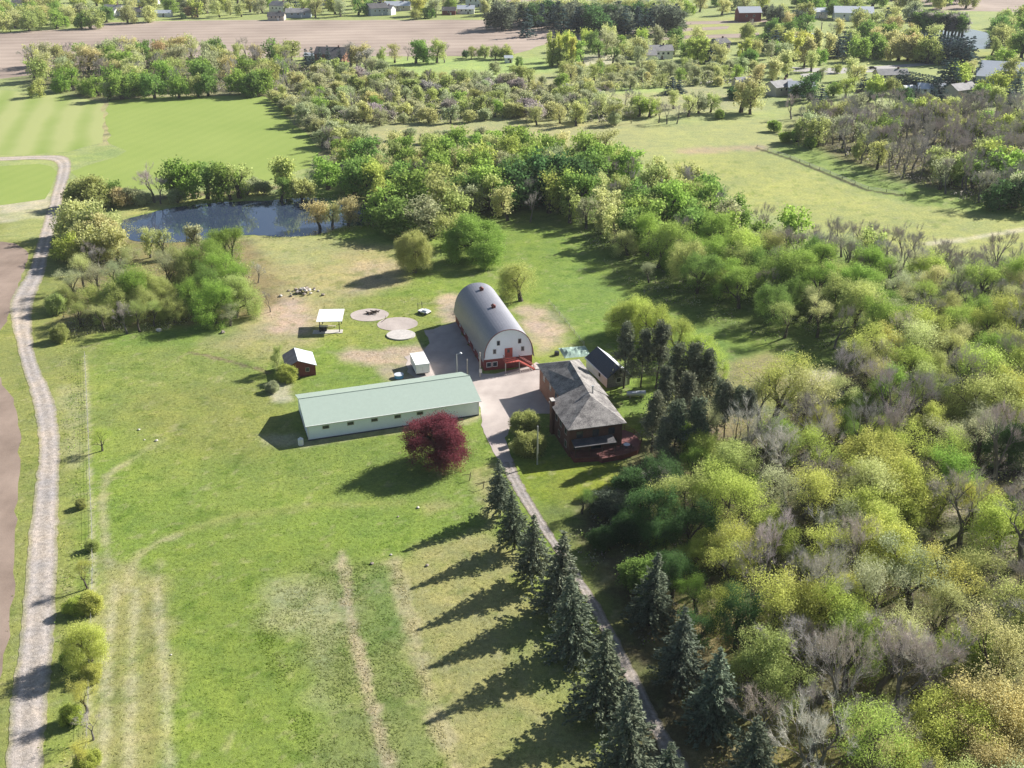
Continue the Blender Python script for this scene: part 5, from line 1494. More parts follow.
# roadside grove left of the pasture
for px, py, h, k, tn, w in (
    (72, 200, 11, 'full', 'straw', 1.05), (88, 204, 12, 'full', 'straw', 1.1), (103, 212, 11, 'full', 'straw', 0.9), (113, 224, 11, 'full', 'straw', 0.9), (97, 228, 10, 'full', 'straw', 1.1), (78, 222, 9, 'thin', 'straw', 1.1), (122, 246, 10, 'thin', 'straw', 1.0),
    (66, 234, 8, 'full', 'lime', 1.1), (77, 237, 8, 'full', 'yellow', 1.0), (88, 243, 8, 'bare', 'brown', 1.0), (97, 248, 7, 'bare', 'grey', 1.0),
    (146, 228, 9, 'thin', 'straw', 0.8), (160, 230, 9, 'thin', 'straw', 0.8), (192, 225, 9, 'tall', 'pale', 0.8), (176, 246, 10, 'thin', 'olive', 1.0),
    (207, 240, 13, 'full', 'fresh', 0.95), (229, 228, 13, 'tall', 'fresh', 1.15), (185, 246, 12, 'full', 'olive', 0.95), (200, 262, 12, 'broad', 'green', 0.95), (224, 252, 12, 'full', 'fresh', 0.95), (240, 262, 10, 'thin', 'fresh', 1.2), (231, 276, 11, 'full', 'olive', 0.95), (210, 281, 11, 'full', 'fresh', 1.0), (190, 277, 10, 'full', 'fresh', 0.95), (246, 285, 8, 'thin', 'olive', 1.2),
    (160, 252, 11, 'thin', 'pale', 1.1), (143, 262, 12, 'full', 'olive', 1.0), (125, 268, 12, 'full', 'fresh', 0.95), (140, 285, 9, 'full', 'olive', 1.0), (158, 275, 9, 'full', 'olive', 0.95), (110, 258, 11, 'thin', 'pale', 1.05), (79, 254, 10, 'thin', 'straw', 1.0), (95, 262, 10, 'thin', 'pale', 1.1), (70, 268, 9, 'thin', 'pale', 1.1), (112, 282, 10, 'full', 'olive', 0.95), (90, 284, 9, 'full', 'olive', 1.0), (62, 282, 7, 'full', 'olive', 1.0), (54, 294, 5, 'shrub', 'olive', 0.9), (76, 300, 7, 'thin', 'olive', 1.2), (100, 304, 7, 'thin', 'straw', 1.2), (122, 303, 8, 'bare', 'brown', 1.1), (135, 301, 8, 'thin', 'olive', 1.0), (150, 300, 7, 'thin', 'olive', 1.1), (58, 325, 4, 'shrub', 'olive', 1.0), (172, 296, 7, 'full', 'olive', 1.0), (204, 303, 6, 'thin', 'olive', 1.2), (228, 303, 6, 'thin', 'pale', 1.2)):
    tree(k, px, py, h, tn, w, 'in the gravel road grove')
tree('bare', 268, 290, 6, 'grey', 0.9, 'pasture', 'small leafless tree on the bare patch right of the grove')
tree('bare', 256, 262, 6, 'silver', 1.1, 'pasture', 'thin pale dead tree at the pasture edge of the grove')
tree('tall', 275, 346, 6.5, 'olive', 1.0, 'yard', 'small olive tree touching the left wall of the red shed')
tree('shrub', 285, 366, 3.6, 'yellow', 1.0, 'yard', 'yellow-green bush at the front corner of the red shed')
tree('shrub', 272, 382, 2.2, 'pale', 1.2, 'yard', 'low pale bush on the stony spot below the red shed')
for px, py, h, k, tn, w, lab in ((98, 428, 5, 'thin', 'lime', 1.15, 'lime green sapling on the fence line halfway down the lawn'), (82, 562, 5, 'thin', 'yellow', 1.0, 'thin yellow-green sapling at the road above the fullest roadside tree'),
        (82, 618, 7.5, 'full', 'yellow', 0.85, 'full bright yellow-green young tree between road and mown strip'), (80, 680, 5.5, 'thin', 'yellow', 1.0, 'thin yellow sapling just below the fullest roadside tree'), (88, 716, 4, 'bare', 'lilac', 1.2, 'low bare lilac bush beside the mown strip'), (74, 745, 4.5, 'thin', 'yellow', 1.1, 'yellow sapling at the bottom edge beside the road')):
    tree(k, px, py, h, tn, w, 'road', lab)

for i, (px, py, h, tn) in enumerate(((72, 598, 2.6, 'lime'), (88, 594, 3.0, 'yellow'), (70, 652, 2.2, 'lime'), (90, 664, 2.4, 'yellow'), (68, 708, 2.4, 'lime'), (86, 752, 2.6, 'yellow'), (92, 540, 1.8, 'olive'), (80, 500, 1.6, 'olive'))):
    tree('shrub', px, py, h, tn, 1.0, 'on the verge of the gravel road')
# wood right of the avenue, big ones first
for px, py, h, k, tn, w, lab in (
    (780, 355, 16, 'thin', 'yellow', 1.25, 'tall thin yellow tree at the lawn edge right of the bare-trunked pines'), (812, 370, 15, 'thin', 'straw', 1.2, 'tall straw coloured tree right of the tall yellow one'), (765, 375, 13, 'thin', 'straw', 1.0, 'straw tree in front left of the tall yellow one'),
    (795, 437, 15, 'bare', 'silver', 1.3, 'large silvery leafless tree below the tall yellow one'), (763, 428, 13, 'bare', 'grey', 1.1, 'grey leafless tree just right of the pine trunks'), (815, 452, 13, 'bare', 'lilac', 1.1, 'leafless tree right of the large silvery one'),
    (723, 468, 13, 'broad', 'lime', 1.05, 'bright lime tree below the pine trunks'), (710, 434, 9, 'full', 'lime', 1.0, 'lime tree just left of the pine trunks'), (684, 422, 8, 'broad', 'fresh', 1.0, 'fresh green small tree in front of the pines'), (696, 446, 8, 'broad', 'fresh', 1.0, 'fresh green small tree left above the bright lime tree'),
    (678, 470, 9, 'bare', 'silver', 1.3, 'silvery leaning leafless tree left of the bright lime tree'), (719, 518, 8, 'full', 'lime', 0.9, 'small lime tree below the bright lime tree'), (738, 516, 9, 'bare', 'silver', 1.0, 'pale leafless tree beside the small lime tree'), (772, 500, 10, 'broad', 'lime', 0.95, 'lime tree right of the bright lime tree, lower down'),
    (890, 441, 13.5, 'full', 'yellow', 1.3, 'largest domed yellow-green tree in the right wood'), (868, 462, 11, 'full', 'lime', 1.05, 'lime tree leaning left under the largest domed tree'), (912, 458, 11.5, 'full', 'yellow', 1.05, 'yellow tree right under the largest domed tree'), (892, 475, 10, 'full', 'lime', 1.05, 'lime tree in front of the largest domed tree'),
    (960, 420, 11, 'thin', 'pale', 1.2, 'pale thin tree above the dark creek clearing'), (935, 405, 9, 'broad', 'yellow', 0.95, 'small yellow-green tree left of the pale thin one'), (884, 414, 8, 'broad', 'lime', 1.0, 'small lime tree above the largest domed tree'), (917, 368, 15, 'bare', 'lilac', 1.25, 'large lilac leafless tree above the small yellow-green one'), (900, 334, 13, 'bare', 'lilac', 1.1, 'lilac leafless tree higher up in the right wood'), (876, 360, 11, 'thin', 'straw', 1.1, 'straw tree left of the large lilac leafless one'), (856, 392, 8, 'broad', 'green', 1.1, 'grey-green low tree at the pale dirt spot'), (845, 410, 8, 'thin', 'green', 1.1, 'thin green tree below the pale dirt spot'),
    (982, 350, 10, 'broad', 'olive', 1.1, 'olive tree above the dark creek clearing'), (995, 312, 11, 'broad', 'lime', 1.1, 'lime tree near the right edge under the bare row'), (1008, 374, 13, 'full', 'olive', 1.2, 'dense olive tree at the right edge above the creek'), (978, 385, 10, 'full', 'olive', 1.0, 'olive tree just left of the dense right edge one'), (1020, 420, 9, 'full', 'dark', 1.1, 'dark green tree hanging over the creek at the right edge'),
    (978, 478, 10, 'thin', 'yellow', 1.2, 'thin yellow tree below the creek clearing'), (1007, 498, 10, 'full', 'lime', 1.1, 'lime tree below the creek at the right edge'), (945, 478, 9, 'bare', 'grey', 1.0, 'grey leafless tree between two yellow crowns'),
    (922, 544, 13, 'thin', 'pale', 1.3, 'pale tree with dark forked trunk in the right wood'), (843, 578, 10, 'broad', 'lime', 1.1, 'lime tree left of the forked pale tree'), (870, 556, 10, 'thin', 'olive', 1.1, 'thin olive tree between lime and forked pale tree'), (892, 618, 12.5, 'bare', 'silver', 1.25, 'silvery leafless tree below the forked pale tree'), (945, 622, 13, 'bare', 'silver', 1.2, 'silvery leafless tree right below the forked pale tree'), (833, 620, 13.5, 'bare', 'silver', 1.2, 'silvery leafless tree below the lime tree'),
    (1014, 548, 12, 'bare', 'grey', 1.25, 'dark-limbed leafless tree at the right edge'), (985, 560, 12, 'thin', 'olive', 1.2, 'thin olive tree beside the dark-limbed leafless one'), (987, 626, 8.5, 'full', 'lime', 1.2, 'low lime tree in front of the dark-limbed leafless one'), (1016, 608, 11, 'bare', 'lilac', 1.1, 'lilac leafless tree at the right edge, lower'), 
    (957, 705, 10, 'full', 'yellow', 1.2, 'yellow-green front tree near the bottom edge'), (992, 690, 11, 'full', 'tan', 1.2, 'golden tan front tree near the bottom right corner'), (1018, 678, 12, 'full', 'tan', 1.2, 'golden tan tree cut by the right edge at the bottom corner'), (905, 735, 8, 'thin', 'straw', 1.3, 'straw front tree near the bottom edge'), (930, 748, 8, 'full', 'yellow', 1.1, 'low yellow tree at the bottom edge'), (880, 700, 9, 'bare', 'silver', 1.2, 'low silvery leafless tree above the bottom edge'), (985, 742, 9, 'full', 'tan', 1.2, 'tan tree at the bottom edge under the golden one'), (1022, 750, 9, 'full', 'tan', 1.2, 'tan tree in the bottom right corner'),
    (799, 577, 12.5, 'full', 'yellow', 0.85, 'bright yellow-green round tree in the middle of the near wood'), (718, 584, 8, 'broad', 'lime', 1.0, 'small lime tree right of the slender spruce'), (700, 575, 7, 'broad', 'fresh', 1.0, 'small fresh green tree behind the small lime one'), (761, 551, 12.5, 'bare', 'lilac', 1.0, 'lilac leafless tree left of the bright yellow-green one'), (817, 548, 12, 'bare', 'silver', 1.1, 'silvery leafless tree behind the bright yellow-green one'), (775, 636, 12, 'broad', 'olive', 0.95, 'dull olive tree in front of the bright yellow-green one'), (752, 645, 9, 'broad', 'olive', 0.95, 'shaded olive tree left of the dull olive one'),
    (852, 575, 9, 'broad', 'yellow', 0.9, 'yellow tree right of the bright yellow-green one'), (850, 500, 11, 'thin', 'pale', 1.1, 'pale thin tree left of the largest domed tree'), (838, 520, 11, 'bare', 'silver', 1.1, 'silvery leafless tree left below the largest domed tree'), (750, 470, 9, 'thin', 'fresh', 1.0, 'thin fresh green tree right of the bright lime tree'),
    (640, 560, 6, 'shrub', 'green', 0.9, 'mid green shrub left of the slender spruce'), (700, 540, 7, 'broad', 'lime', 1.0, 'small lime tree in the sunny gap above the thin spruce'), (668, 520, 6, 'broad', 'fresh', 1.0, 'small fresh tree in the shade above the slender spruce')):
    tree(k, px, py, h, tn, w, 'wood', lab)
for px, py, h, k, tn, w, lab in ((655, 452, 11, 'broad', 'dark', 0.9, 'dark green tree right of the red deck'), (664, 486, 11, 'broad', 'dark', 0.9, 'dark tree in the shade left of the silvery leaning one'), (655, 512, 8, 'broad', 'dark', 0.9, 'shaded green tree above the slender spruce tip'),  # trees added to cast shade; their dark tone paints in the shadow here
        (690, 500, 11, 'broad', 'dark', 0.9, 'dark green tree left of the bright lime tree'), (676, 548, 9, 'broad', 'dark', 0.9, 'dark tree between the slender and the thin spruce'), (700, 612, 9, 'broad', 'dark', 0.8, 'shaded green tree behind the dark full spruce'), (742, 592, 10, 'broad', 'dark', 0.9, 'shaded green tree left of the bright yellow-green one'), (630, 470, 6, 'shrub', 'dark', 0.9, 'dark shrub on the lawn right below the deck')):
    tree(k, px, py, h, tn, w, 'wood', lab)
# row of leafless trees along the near edge of the far pasture
for i, (px, py, h) in enumerate(((815, 226, 9), (829, 219, 10), (846, 224, 10), (861, 221, 11), (877, 224, 11), (893, 226, 11), (907, 224, 11), (921, 226, 11.5), (936, 238, 10), (952, 247, 10), (968, 246, 10.5), (982, 250, 10), (996, 244, 11.5), (1006, 232, 13), (1019, 245, 11))):
    tree('bare', px, py, h, 'brown' if i % 2 else 'lilac', 0.9, 'in the row along the pasture')
for px, py, h, k, tn, w in ((840, 262, 11, 'broad', 'olive', 1.0), (862, 280, 12, 'broad', 'olive', 0.95), (880, 272, 9, 'thin', 'fresh', 1.1), (905, 285, 10, 'thin', 'straw', 1.1), (930, 280, 10, 'thin', 'lime', 1.1), (955, 285, 10, 'bare', 'brown', 1.0), (975, 280, 10, 'bare', 'brown', 1.0), (940, 310, 10, 'thin', 'lime', 1.1), (965, 320, 10, 'thin', 'straw', 1.1), (1010, 285, 10, 'thin', 'straw', 1.1), (1018, 330, 11, 'broad', 'olive', 1.0)):
    tree(k, px, py, h, tn, w, 'below the leafless pasture row')

# diagonal belt of trees from the pond to the right edge
for px, py, h, k, tn, w, lab in (
    (601, 206, 9, 'tall', 'straw', 1.0, 'narrow straw tree at the lawn edge of the diagonal belt'), (616, 205, 12, 'thin', 'straw', 1.0, 'taller olive-straw tree beside the narrow straw one'), (629, 229, 8, 'full', 'straw', 1.05, 'low round straw coloured tree at the lawn edge of the belt'), (666, 231, 9, 'thin', 'pale', 1.2, 'pale low tree at the lawn edge of the belt'), (676, 245, 8, 'full', 'fresh', 1.0, 'small fresh green tree right of the pale low one'), (650, 262, 6, 'thin', 'pale', 1.2, 'pale grey bush-like tree at the belt edge'),
    (687, 167, 12, 'bare', 'lilac', 1.15, 'lilac leafless tree at the top of the diagonal belt'), (597, 185, 10, 'bare', 'silver', 0.8, 'silvery leafless tree in the dark part of the belt'), (520, 162, 15, 'full', 'dark', 1.15, 'dark green dense tree at the left of the diagonal belt'), (548, 152, 17, 'full', 'dark', 1.1, 'tallest dark green tree at the left of the belt'), (570, 158, 16, 'broad', 'dark', 1.1, 'dark spreading tree with black trunk in the belt'), (590, 150, 16, 'broad', 'green', 1.1, 'mid green tree right of the black-trunked one'),
    (487, 168, 14, 'broad', 'fresh', 1.05, 'fresh green tree beside the great pond clump'), (503, 175, 12, 'full', 'green', 1.05, 'mid green tree right of the great pond clump'),
    (762, 245, 12, 'full', 'green', 1.15, 'bright dense tree in the lower belt'), (785, 250, 13, 'full', 'fresh', 1.2, 'fresh large tree in the lower belt, right of the dense one'), (742, 258, 11, 'broad', 'fresh', 1.1, 'fresh tree left of the dense lower belt tree'), (800, 275, 10, 'full', 'green', 1.0, 'front green tree in the lower belt'), (700, 250, 12, 'broad', 'green', 1.1, 'mid green tree in the middle of the belt front'), (722, 268, 9, 'broad', 'lime', 1.1, 'lime tree at the belt front')):
    tree(k, px, py, h, tn, w, 'belt', lab)
for i in range(16): tree('bare', 822 + i * 13 + (i * 37 % 7), 232 + i * 1.6 + (i * 53 % 9), 8 + (i * 29 % 5), ('grey', 'brown', 'lilac')[i % 3], 1.0, 'in the row along the pasture')
fill([(350, 198), (380, 212), (470, 222), (560, 224), (600, 236), (645, 262), (690, 290), (740, 316), (800, 346), (850, 350), (1030, 330), (1030, 300), (860, 275), (790, 250), (740, 225), (690, 195), (600, 172), (500, 160), (350, 172)], 7.0,
     [('broad', (11, 15), ('fresh', 'green', 'fresh', 'olive', 'lime'), (0.85, 1.05), 5), ('full', (9, 13), ('fresh', 'green', 'olive'), (0.8, 1.0), 3), ('thin', (9, 12), ('olive', 'pale', 'straw'), (0.9, 1.2), 3), ('bare', (9, 12), ('lilac', 'brown', 'grey'), (0.8, 1.1), 1.6)],
     'in the diagonal belt', 21, 0.8, 210)
fill([(745, 268), (830, 282), (920, 304), (1060, 336), (1060, 300), (960, 282), (880, 266), (800, 258)], 5.2, [('bare', (10, 14), ('brown', 'grey', 'lilac'), (0.85, 1.1), 5), ('thin', (9, 12), ('straw', 'olive', 'pale'), (0.85, 1.1), 3)], 'between pasture row and wood', 41, 0.75, 75)
# near wood filling
fill([(650, 480), (700, 450), (770, 440), (840, 400), (900, 350), (1060, 330), (1120, 560), (1160, 960), (820, 960), (790, 760), (700, 620)], 5.9,
     [('broad', (10, 13), ('lime', 'fresh', 'olive', 'yellow'), (0.8, 1.0), 2.5), ('thin', (11, 15), ('lime', 'yellow', 'straw', 'lime', 'pale'), (0.85, 1.1), 4.5), ('bare', (13, 17), ('silver', 'lilac', 'grey', 'silver'), (0.8, 1.0), 5.5), ('twiggy', (2.5, 4), ('olive', 'pale', 'fresh'), (1.0, 1.3), 2)],
     'in the wood right of the avenue', 22, 0.72, 280)
fill([(640, 600), (700, 590), (760, 640), (830, 740), (940, 800), (900, 960), (740, 960), (735, 720)], 7, [('bare', (10, 13), ('silver', 'grey'), (0.9, 1.1), 4), ('thin', (9, 12), ('olive', 'pale'), (0.9, 1.1), 1), ('twiggy', (2, 3.5), ('olive', 'pale'), (0.9, 1.2), 3)], 'beside the right avenue row', 23, 0.6, 30)
# grey wood at the right beyond the pasture
fill([(795, 146), (830, 150), (880, 172), (930, 190), (985, 207), (1040, 214), (1040, 120), (930, 116), (810, 118)], 5.7,
     [('bare', (10, 14), ('lilac', 'grey', 'lilac', 'brown'), (0.8, 1.05), 8), ('thin', (8, 12), ('olive', 'pale'), (0.9, 1.1), 1.6), ('broad', (9, 12), ('olive', 'fresh'), (0.8, 1.0), 1.0)], 'in the grey pasture wood', 24, 0.9, 200)
for px, py, h, k, tn, w in ((800, 118, 10, 'broad', 'olive', 0.9), (960, 153, 11, 'full', 'olive', 1.0), (978, 158, 11, 'full', 'green', 1.0), (1000, 142, 13, 'full', 'lime', 1.1), (1015, 150, 14, 'full', 'fresh', 1.2), (1022, 172, 12, 'full', 'dark', 1.2), (1004, 180, 10, 'broad', 'dark', 1.1), (930, 98, 12, 'broad', 'lime', 1.2), (945, 100, 11, 'broad', 'olive', 1.1), (912, 99, 10, 'broad', 'fresh', 1.1), (1010, 116, 11, 'broad', 'lime', 1.2), (985, 118, 10, 'broad', 'olive', 1.2), (940, 148, 9, 'twiggy', 'olive', 1.0)):
    tree(k, px, py, h, tn, w, 'at the edge of the grey wood')
for px, py in ((786, 132), (797, 130), (775, 121), (815, 124), (811, 137)): tree('shrub', px, py, 4.5, 'fresh', 1.0, 'on the grass left of the grey wood')
# far wood behind the crop fields
for px, py, h, k, tn in ((29, 58, 13, 'broad', 'olive'), (41, 52, 15, 'thin', 'straw'), (38, 78, 9, 'full', 'olive'), (57, 75, 9, 'full', 'fresh'), (70, 67, 12, 'full', 'fresh'), (82, 77, 9, 'full', 'olive'), (96, 76, 10, 'full', 'fresh'), (118, 73, 13, 'full', 'fresh'), (126, 76, 11, 'full', 'green'), (139, 70, 13, 'full', 'fresh'), (151, 72, 13, 'full', 'green'), (106, 82, 9, 'thin', 'pale'), (176, 76, 11, 'full', 'fresh'), (196, 75, 11, 'thin', 'olive'), (206, 74, 11, 'full', 'green'), (240, 68, 13, 'full', 'fresh'), (250, 72, 12, 'full', 'green'), (262, 68, 13, 'full', 'fresh'), (159, 40, 15, 'broad', 'rust'), (176, 37, 15, 'thin', 'tan')):
    tree(k, px, py, h, tn, 1.05, 'fronting the crop field wood')
fill([(26, 74), (60, 86), (104, 97), (150, 93), (240, 91), (275, 96), (300, 80), (318, 66), (300, 60), (200, 57), (90, 60), (30, 66)], 11.5,
     [('thin', (12, 15), ('pale', 'straw', 'olive', 'tan'), (0.95, 1.2), 5), ('bare', (12, 15), ('lilac', 'grey', 'brown'), (0.9, 1.15), 3.5), ('broad', (11, 15), ('fresh', 'green', 'olive'), (0.9, 1.1), 2.5)], 'in the crop field wood', 25, 0.75, 130)
# scrub belt right of the crop field and across the middle
fill([(272, 100), (292, 118), (322, 148), (350, 180), (366, 150), (345, 128), (400, 126), (520, 120), (620, 126), (650, 112), (600, 98), (500, 84), (360, 78), (330, 74), (300, 84)], 7.6,
     [('thin', (6, 10), ('pale', 'olive', 'straw', 'pale'), (1.0, 1.3), 1.6), ('broad', (7, 10), ('fresh', 'olive', 'pale'), (0.9, 1.15), 2.6), ('tall', (7, 10), ('pale', 'straw', 'olive'), (1.2, 1.5), 2.0), ('twiggy', (4, 7.5), ('pale', 'straw', 'pale', 'lilac'), (1.0, 1.3), 4), ('shrub', (4, 6.5), ('pale', 'olive'), (0.9, 1.1), 2), ('bare', (7, 10), ('lilac', 'grey'), (0.9, 1.2), 1.8)], 'in the crop field scrub', 26, 0.8, 300)
fill([(350, 176), (350, 158), (420, 158), (520, 152), (600, 160), (640, 172), (560, 168), (480, 160)], 8.5, [('thin', (8, 12), ('pale', 'straw', 'olive'), (0.95, 1.2), 5), ('broad', (9, 12), ('fresh', 'olive'), (0.9, 1.1), 2), ('bare', (8, 11), ('lilac', 'grey'), (0.9, 1.1), 2)], 'along the pale scrub meadow', 27, 0.8, 55)
for px, py in ((447, 130), (455, 133), (463, 135), (437, 131), (425, 134), (395, 131), (378, 137), (410, 128), (480, 127), (365, 133)): tree('twiggy', px, py, 4.0, 'pale', 1.2, 'on the pale scrub meadow')
fill([(520, 128), (600, 126), (655, 118), (660, 112), (600, 108), (520, 118)], 9, [('thin', (8, 11), ('straw', 'pale', 'straw'), (0.9, 1.1), 5), ('bare', (7, 10), ('lilac',), (0.9, 1.1), 1)], 'in the straw thicket', 28, 0.8, 40)
for px, py, h, k, tn in ((640, 97, 9, 'broad', 'lime'), (650, 100, 8, 'broad', 'lime'), (632, 110, 6, 'bare', 'lilac'), (668, 104, 9, 'bare', 'lilac'), (678, 106, 8, 'bare', 'lilac'), (660, 103, 9, 'bare', 'brown'), (700, 92, 10, 'broad', 'pale'), (712, 93, 9, 'thin', 'olive'), (690, 95, 10, 'thin', 'straw'), (616, 112, 6, 'full', 'pale'), (675, 90, 9, 'thin', 'straw'), (720, 110, 4, 'shrub', 'fresh')):
    tree(k, px, py, h, tn, 1.1, 'in the meadow clump')
fill([(560, 92), (620, 90), (760, 84), (760, 70), (620, 68), (560, 70)], 10, [('thin', (6, 10), ('pale', 'straw', 'olive'), (1.0, 1.25), 4), ('twiggy', (4, 6), ('pale', 'straw'), (1.1, 1.4), 4), ('broad', (7, 10), ('pale', 'fresh'), (1.0, 1.2), 1.5)], 'below the long white house', 29, 0.8, 110)
tree('spruce', 673, 76, 9, 'conifer', 1.9, 'far', 'dark dense conifer clump on the meadow below the long white house')
tree('spruce', 680, 79, 7, 'conifer', 1.9, 'far', 'lower dark conifer touching the dense one on the meadow')
for px, py, h in ((305, 47, 12), (311, 46, 13), (319, 46, 13), (327, 44, 14), (339, 46, 12)): tree('spruce', px, py, h, 'conifer', 0.9, 'behind the dark-roofed brick house')
for px, py, h, k, tn in ((349, 43, 14, 'thin', 'lilac'), (356, 44, 14, 'thin', 'tan'), (372, 58, 9, 'thin', 'pale'), (320, 59, 8, 'full', 'olive'), (365, 50, 12, 'thin', 'lilac')): tree(k, px, py, h, tn, 1.2, 'around the dark-roofed brick house')
for px, py, h, k, tn in ((383, 47, 8, 'broad', 'olive'), (394, 44, 11, 'thin', 'straw'), (407, 47, 8, 'bare', 'lilac'), (415, 41, 13, 'broad', 'green'), (423, 40, 13, 'broad', 'fresh'), (436, 39, 14, 'thin', 'olive'), (444, 44, 11, 'bare', 'lilac'), (466, 50, 5, 'full', 'dark'), (471, 46, 8, 'thin', 'olive'), (485, 45, 8, 'full', 'olive'), (495, 46, 8, 'full', 'olive'), (508, 44, 9, 'full', 'olive')):
    tree(k, px, py, h, tn, 1.0, 'in the ploughed field row')
for px, py, h, tn in ((496, 61, 7, 'pale'), (513, 66, 6, 'olive'), (522, 66, 6, 'olive'), (518, 57, 5, 'green'), (384, 60, 8, 'pale')): tree('full', px, py, h, tn, 1.2, 'near the tiny pump shed')
fill([(545, 62), (560, 50), (590, 48), (700, 50), (700, 60), (660, 68), (600, 68), (548, 70)], 14, [('thin', (12, 17), ('straw', 'lime', 'pale'), (0.8, 1.0), 4), ('broad', (10, 14), ('fresh', 'green', 'olive'), (0.9, 1.1), 4), ('full', (8, 12), ('pale', 'olive'), (0.9, 1.1), 2)], 'around the long white house', 30, 0.9, 45)
for px, py, h in ((553, 33, 19), (560, 34, 18), (567, 33, 19), (572, 36, 17)): tree('tall', px, py, h, 'yellow', 0.5, 'left of the long white house')
for px, py, h in ((707, 37, 15), (714, 37, 15)): tree('spruce', px, py, h, 'conifer', 1.4, 'beside the purple-grey house')
# the settled edge at upper right
fill([(690, 72), (735, 92), (760, 98), (775, 80), (800, 78), (818, 70), (830, 56), (800, 48), (740, 52), (700, 58)], 13, [('tall', (13, 18), ('straw', 'yellow', 'lime', 'straw'), (0.95, 1.2), 5), ('thin', (10, 14), ('straw', 'pale', 'tan'), (0.9, 1.1), 4), ('full', (8, 12), ('fresh', 'green'), (0.9, 1.1), 2)], 'round the pale village drive', 31, 0.8, 45)
tree('full', 812, 73, 13, 'dark', 1.3, 'far', 'round dark green tree above the two grey houses')
tree('spruce', 823, 84, 13, 'conifer', 1.3, 'far', 'single dark conifer right of the round dark green tree')
tree('spruce', 865.5, 73, 9, 'conifer', 1.6, 'far', 'small dark triangular conifer below the far road')
tree('tall', 744, 78, 16, 'straw', 1.15, 'far', 'large straw coloured tree below the pale driveway')
tree('thin', 753, 84, 14, 'straw', 1.1, 'far', 'lower straw tree just right of the large straw one')
tree('bare', 794, 95, 11, 'silver', 1.2, 'far', 'silvery leafless tree before the two grey houses')
tree('shrub', 737, 88, 5, 'dark', 1.8, 'far', 'dark clipped hedge clump beside the low garage')
for px, py in ((946, 57), (952, 56), (957, 56)): tree('spruce', px, py, 16, 'conifer', 1.1, 'close together by the far road')
for i in range(14): tree('spruce', 901 + i * 3.1, 68.5 + i * 0.55, 10, 'conifer', 1.25, 'in the dark row below the road')
for px, py, h, k, tn in ((965, 62, 12, 'full', 'lime'), (982, 59, 12, 'spruce', 'conifer'), (1004, 48, 13, 'full', 'fresh'), (1018, 58, 13, 'broad', 'olive'), (936, 84, 10, 'spruce', 'conifer'), (946, 83, 11, 'spruce', 'conifer'), (905, 88, 8, 'full', 'dark'), (914, 83, 7, 'spruce', 'conifer'), (920, 85, 6, 'spruce', 'conifer'), (1012, 80, 11, 'spruce', 'conifer'), (1021, 70, 12, 'spruce', 'conifer'), (1011, 95, 12, 'spruce', 'conifer'), (972, 91, 9, 'full', 'blue'), (985, 84, 9, 'full', 'fresh'), (997, 72, 13, 'full', 'lime'), (1000, 86, 9, 'full', 'olive'), (880, 75, 10, 'full', 'lime'), (896, 77, 9, 'full', 'olive'), (848, 78, 10, 'thin', 'lime'), (835, 82, 7, 'full', 'fresh'), (860, 94, 5, 'full', 'olive'), (854, 58, 12, 'thin', 'straw'), (856, 64, 11, 'thin', 'straw'), (838, 64, 5, 'full', 'olive'), (824, 67, 6, 'full', 'pale'), (975, 60, 8, 'thin', 'straw'), (870, 90, 6, 'full', 'dark'), (1020, 110, 9, 'full', 'olive')):
    tree(k, px, py, h, tn, 1.15, 'among the upper right houses')
for px, py, tn in ((872, 33, 'green'), (882, 33, 'fresh'), (893, 31, 'tan'), (902, 35, 'tan'), (911, 35, 'rust'), (918, 36, 'tan'), (925, 36, 'yellow'), (861, 36, 'fresh'), (931, 38, 'olive')):
    tree('full', px, py, 15, tn, 1.0, 'in the green slope park row')
fill([(745, 45), (800, 40), (860, 50), (935, 50), (930, 34), (860, 30), (780, 30), (740, 36)], 19, [('full', (11, 15), ('fresh', 'olive', 'green'), (0.95, 1.2), 3), ('thin', (11, 15), ('tan', 'straw', 'olive'), (0.9, 1.2), 3), ('bare', (11, 14), ('lilac',), (0.9, 1.1), 1)], 'above the green slope', 32, 0.8, 50)
for px, py in ((845, 29), (850, 31), (840, 33), (769, 27), (777, 28), (785, 29)): tree('spruce', px, py, 15, 'conifer', 1.2, 'above the green slope')
for i in range(16): tree('spruce', 924 + i * 3.4, 31 + (i % 3) * 1.2 + i * 0.2, 17, 'conifer', 1.1, 'in the dark row by the upper pond')
for i in range(15): tree('tall', 917 + i * 3.5, 10 + i * 0.25 + (i % 2) * 0.8, 15, ('blue', 'green', 'brown')[i % 3], 0.95, 'in the row behind the upper pond')
fill([(985, 60), (1030, 58), (1030, 22), (1000, 22), (996, 40)], 17, [('full', (12, 16), ('fresh', 'green', 'olive'), (1.0, 1.2), 4), ('thin', (11, 15), ('straw', 'olive'), (0.9, 1.2), 2)], 'right of the upper pond', 33, 0.8, 28)
fill([(860, 34), (930, 28), (925, 19), (850, 22)], 17, [('spruce', (13, 16), ('conifer',), (1.2, 1.4), 3), ('full', (11, 15), ('olive', 'pale', 'fresh'), (1.0, 1.2), 3), ('thin', (10, 14), ('straw',), (1.0, 1.2), 2)], 'behind the large white hall', 34, 0.8, 26)
fill([(800, 20), (850, 20), (870, 8), (905, 10), (960, 11), (980, 4), (870, -2), (800, 6)], 24, [('full', (13, 17), ('fresh', 'green', 'blue', 'olive'), (1.0, 1.3), 4)], 'on the top right slope', 35, 0.8, 45)
fill([(765, 28), (800, 26), (810, 19), (760, 19)], 17, [('full', (10, 14), ('green', 'olive', 'blue'), (1.0, 1.2), 4)], 'behind the bright red barn', 38, 0.8, 14)
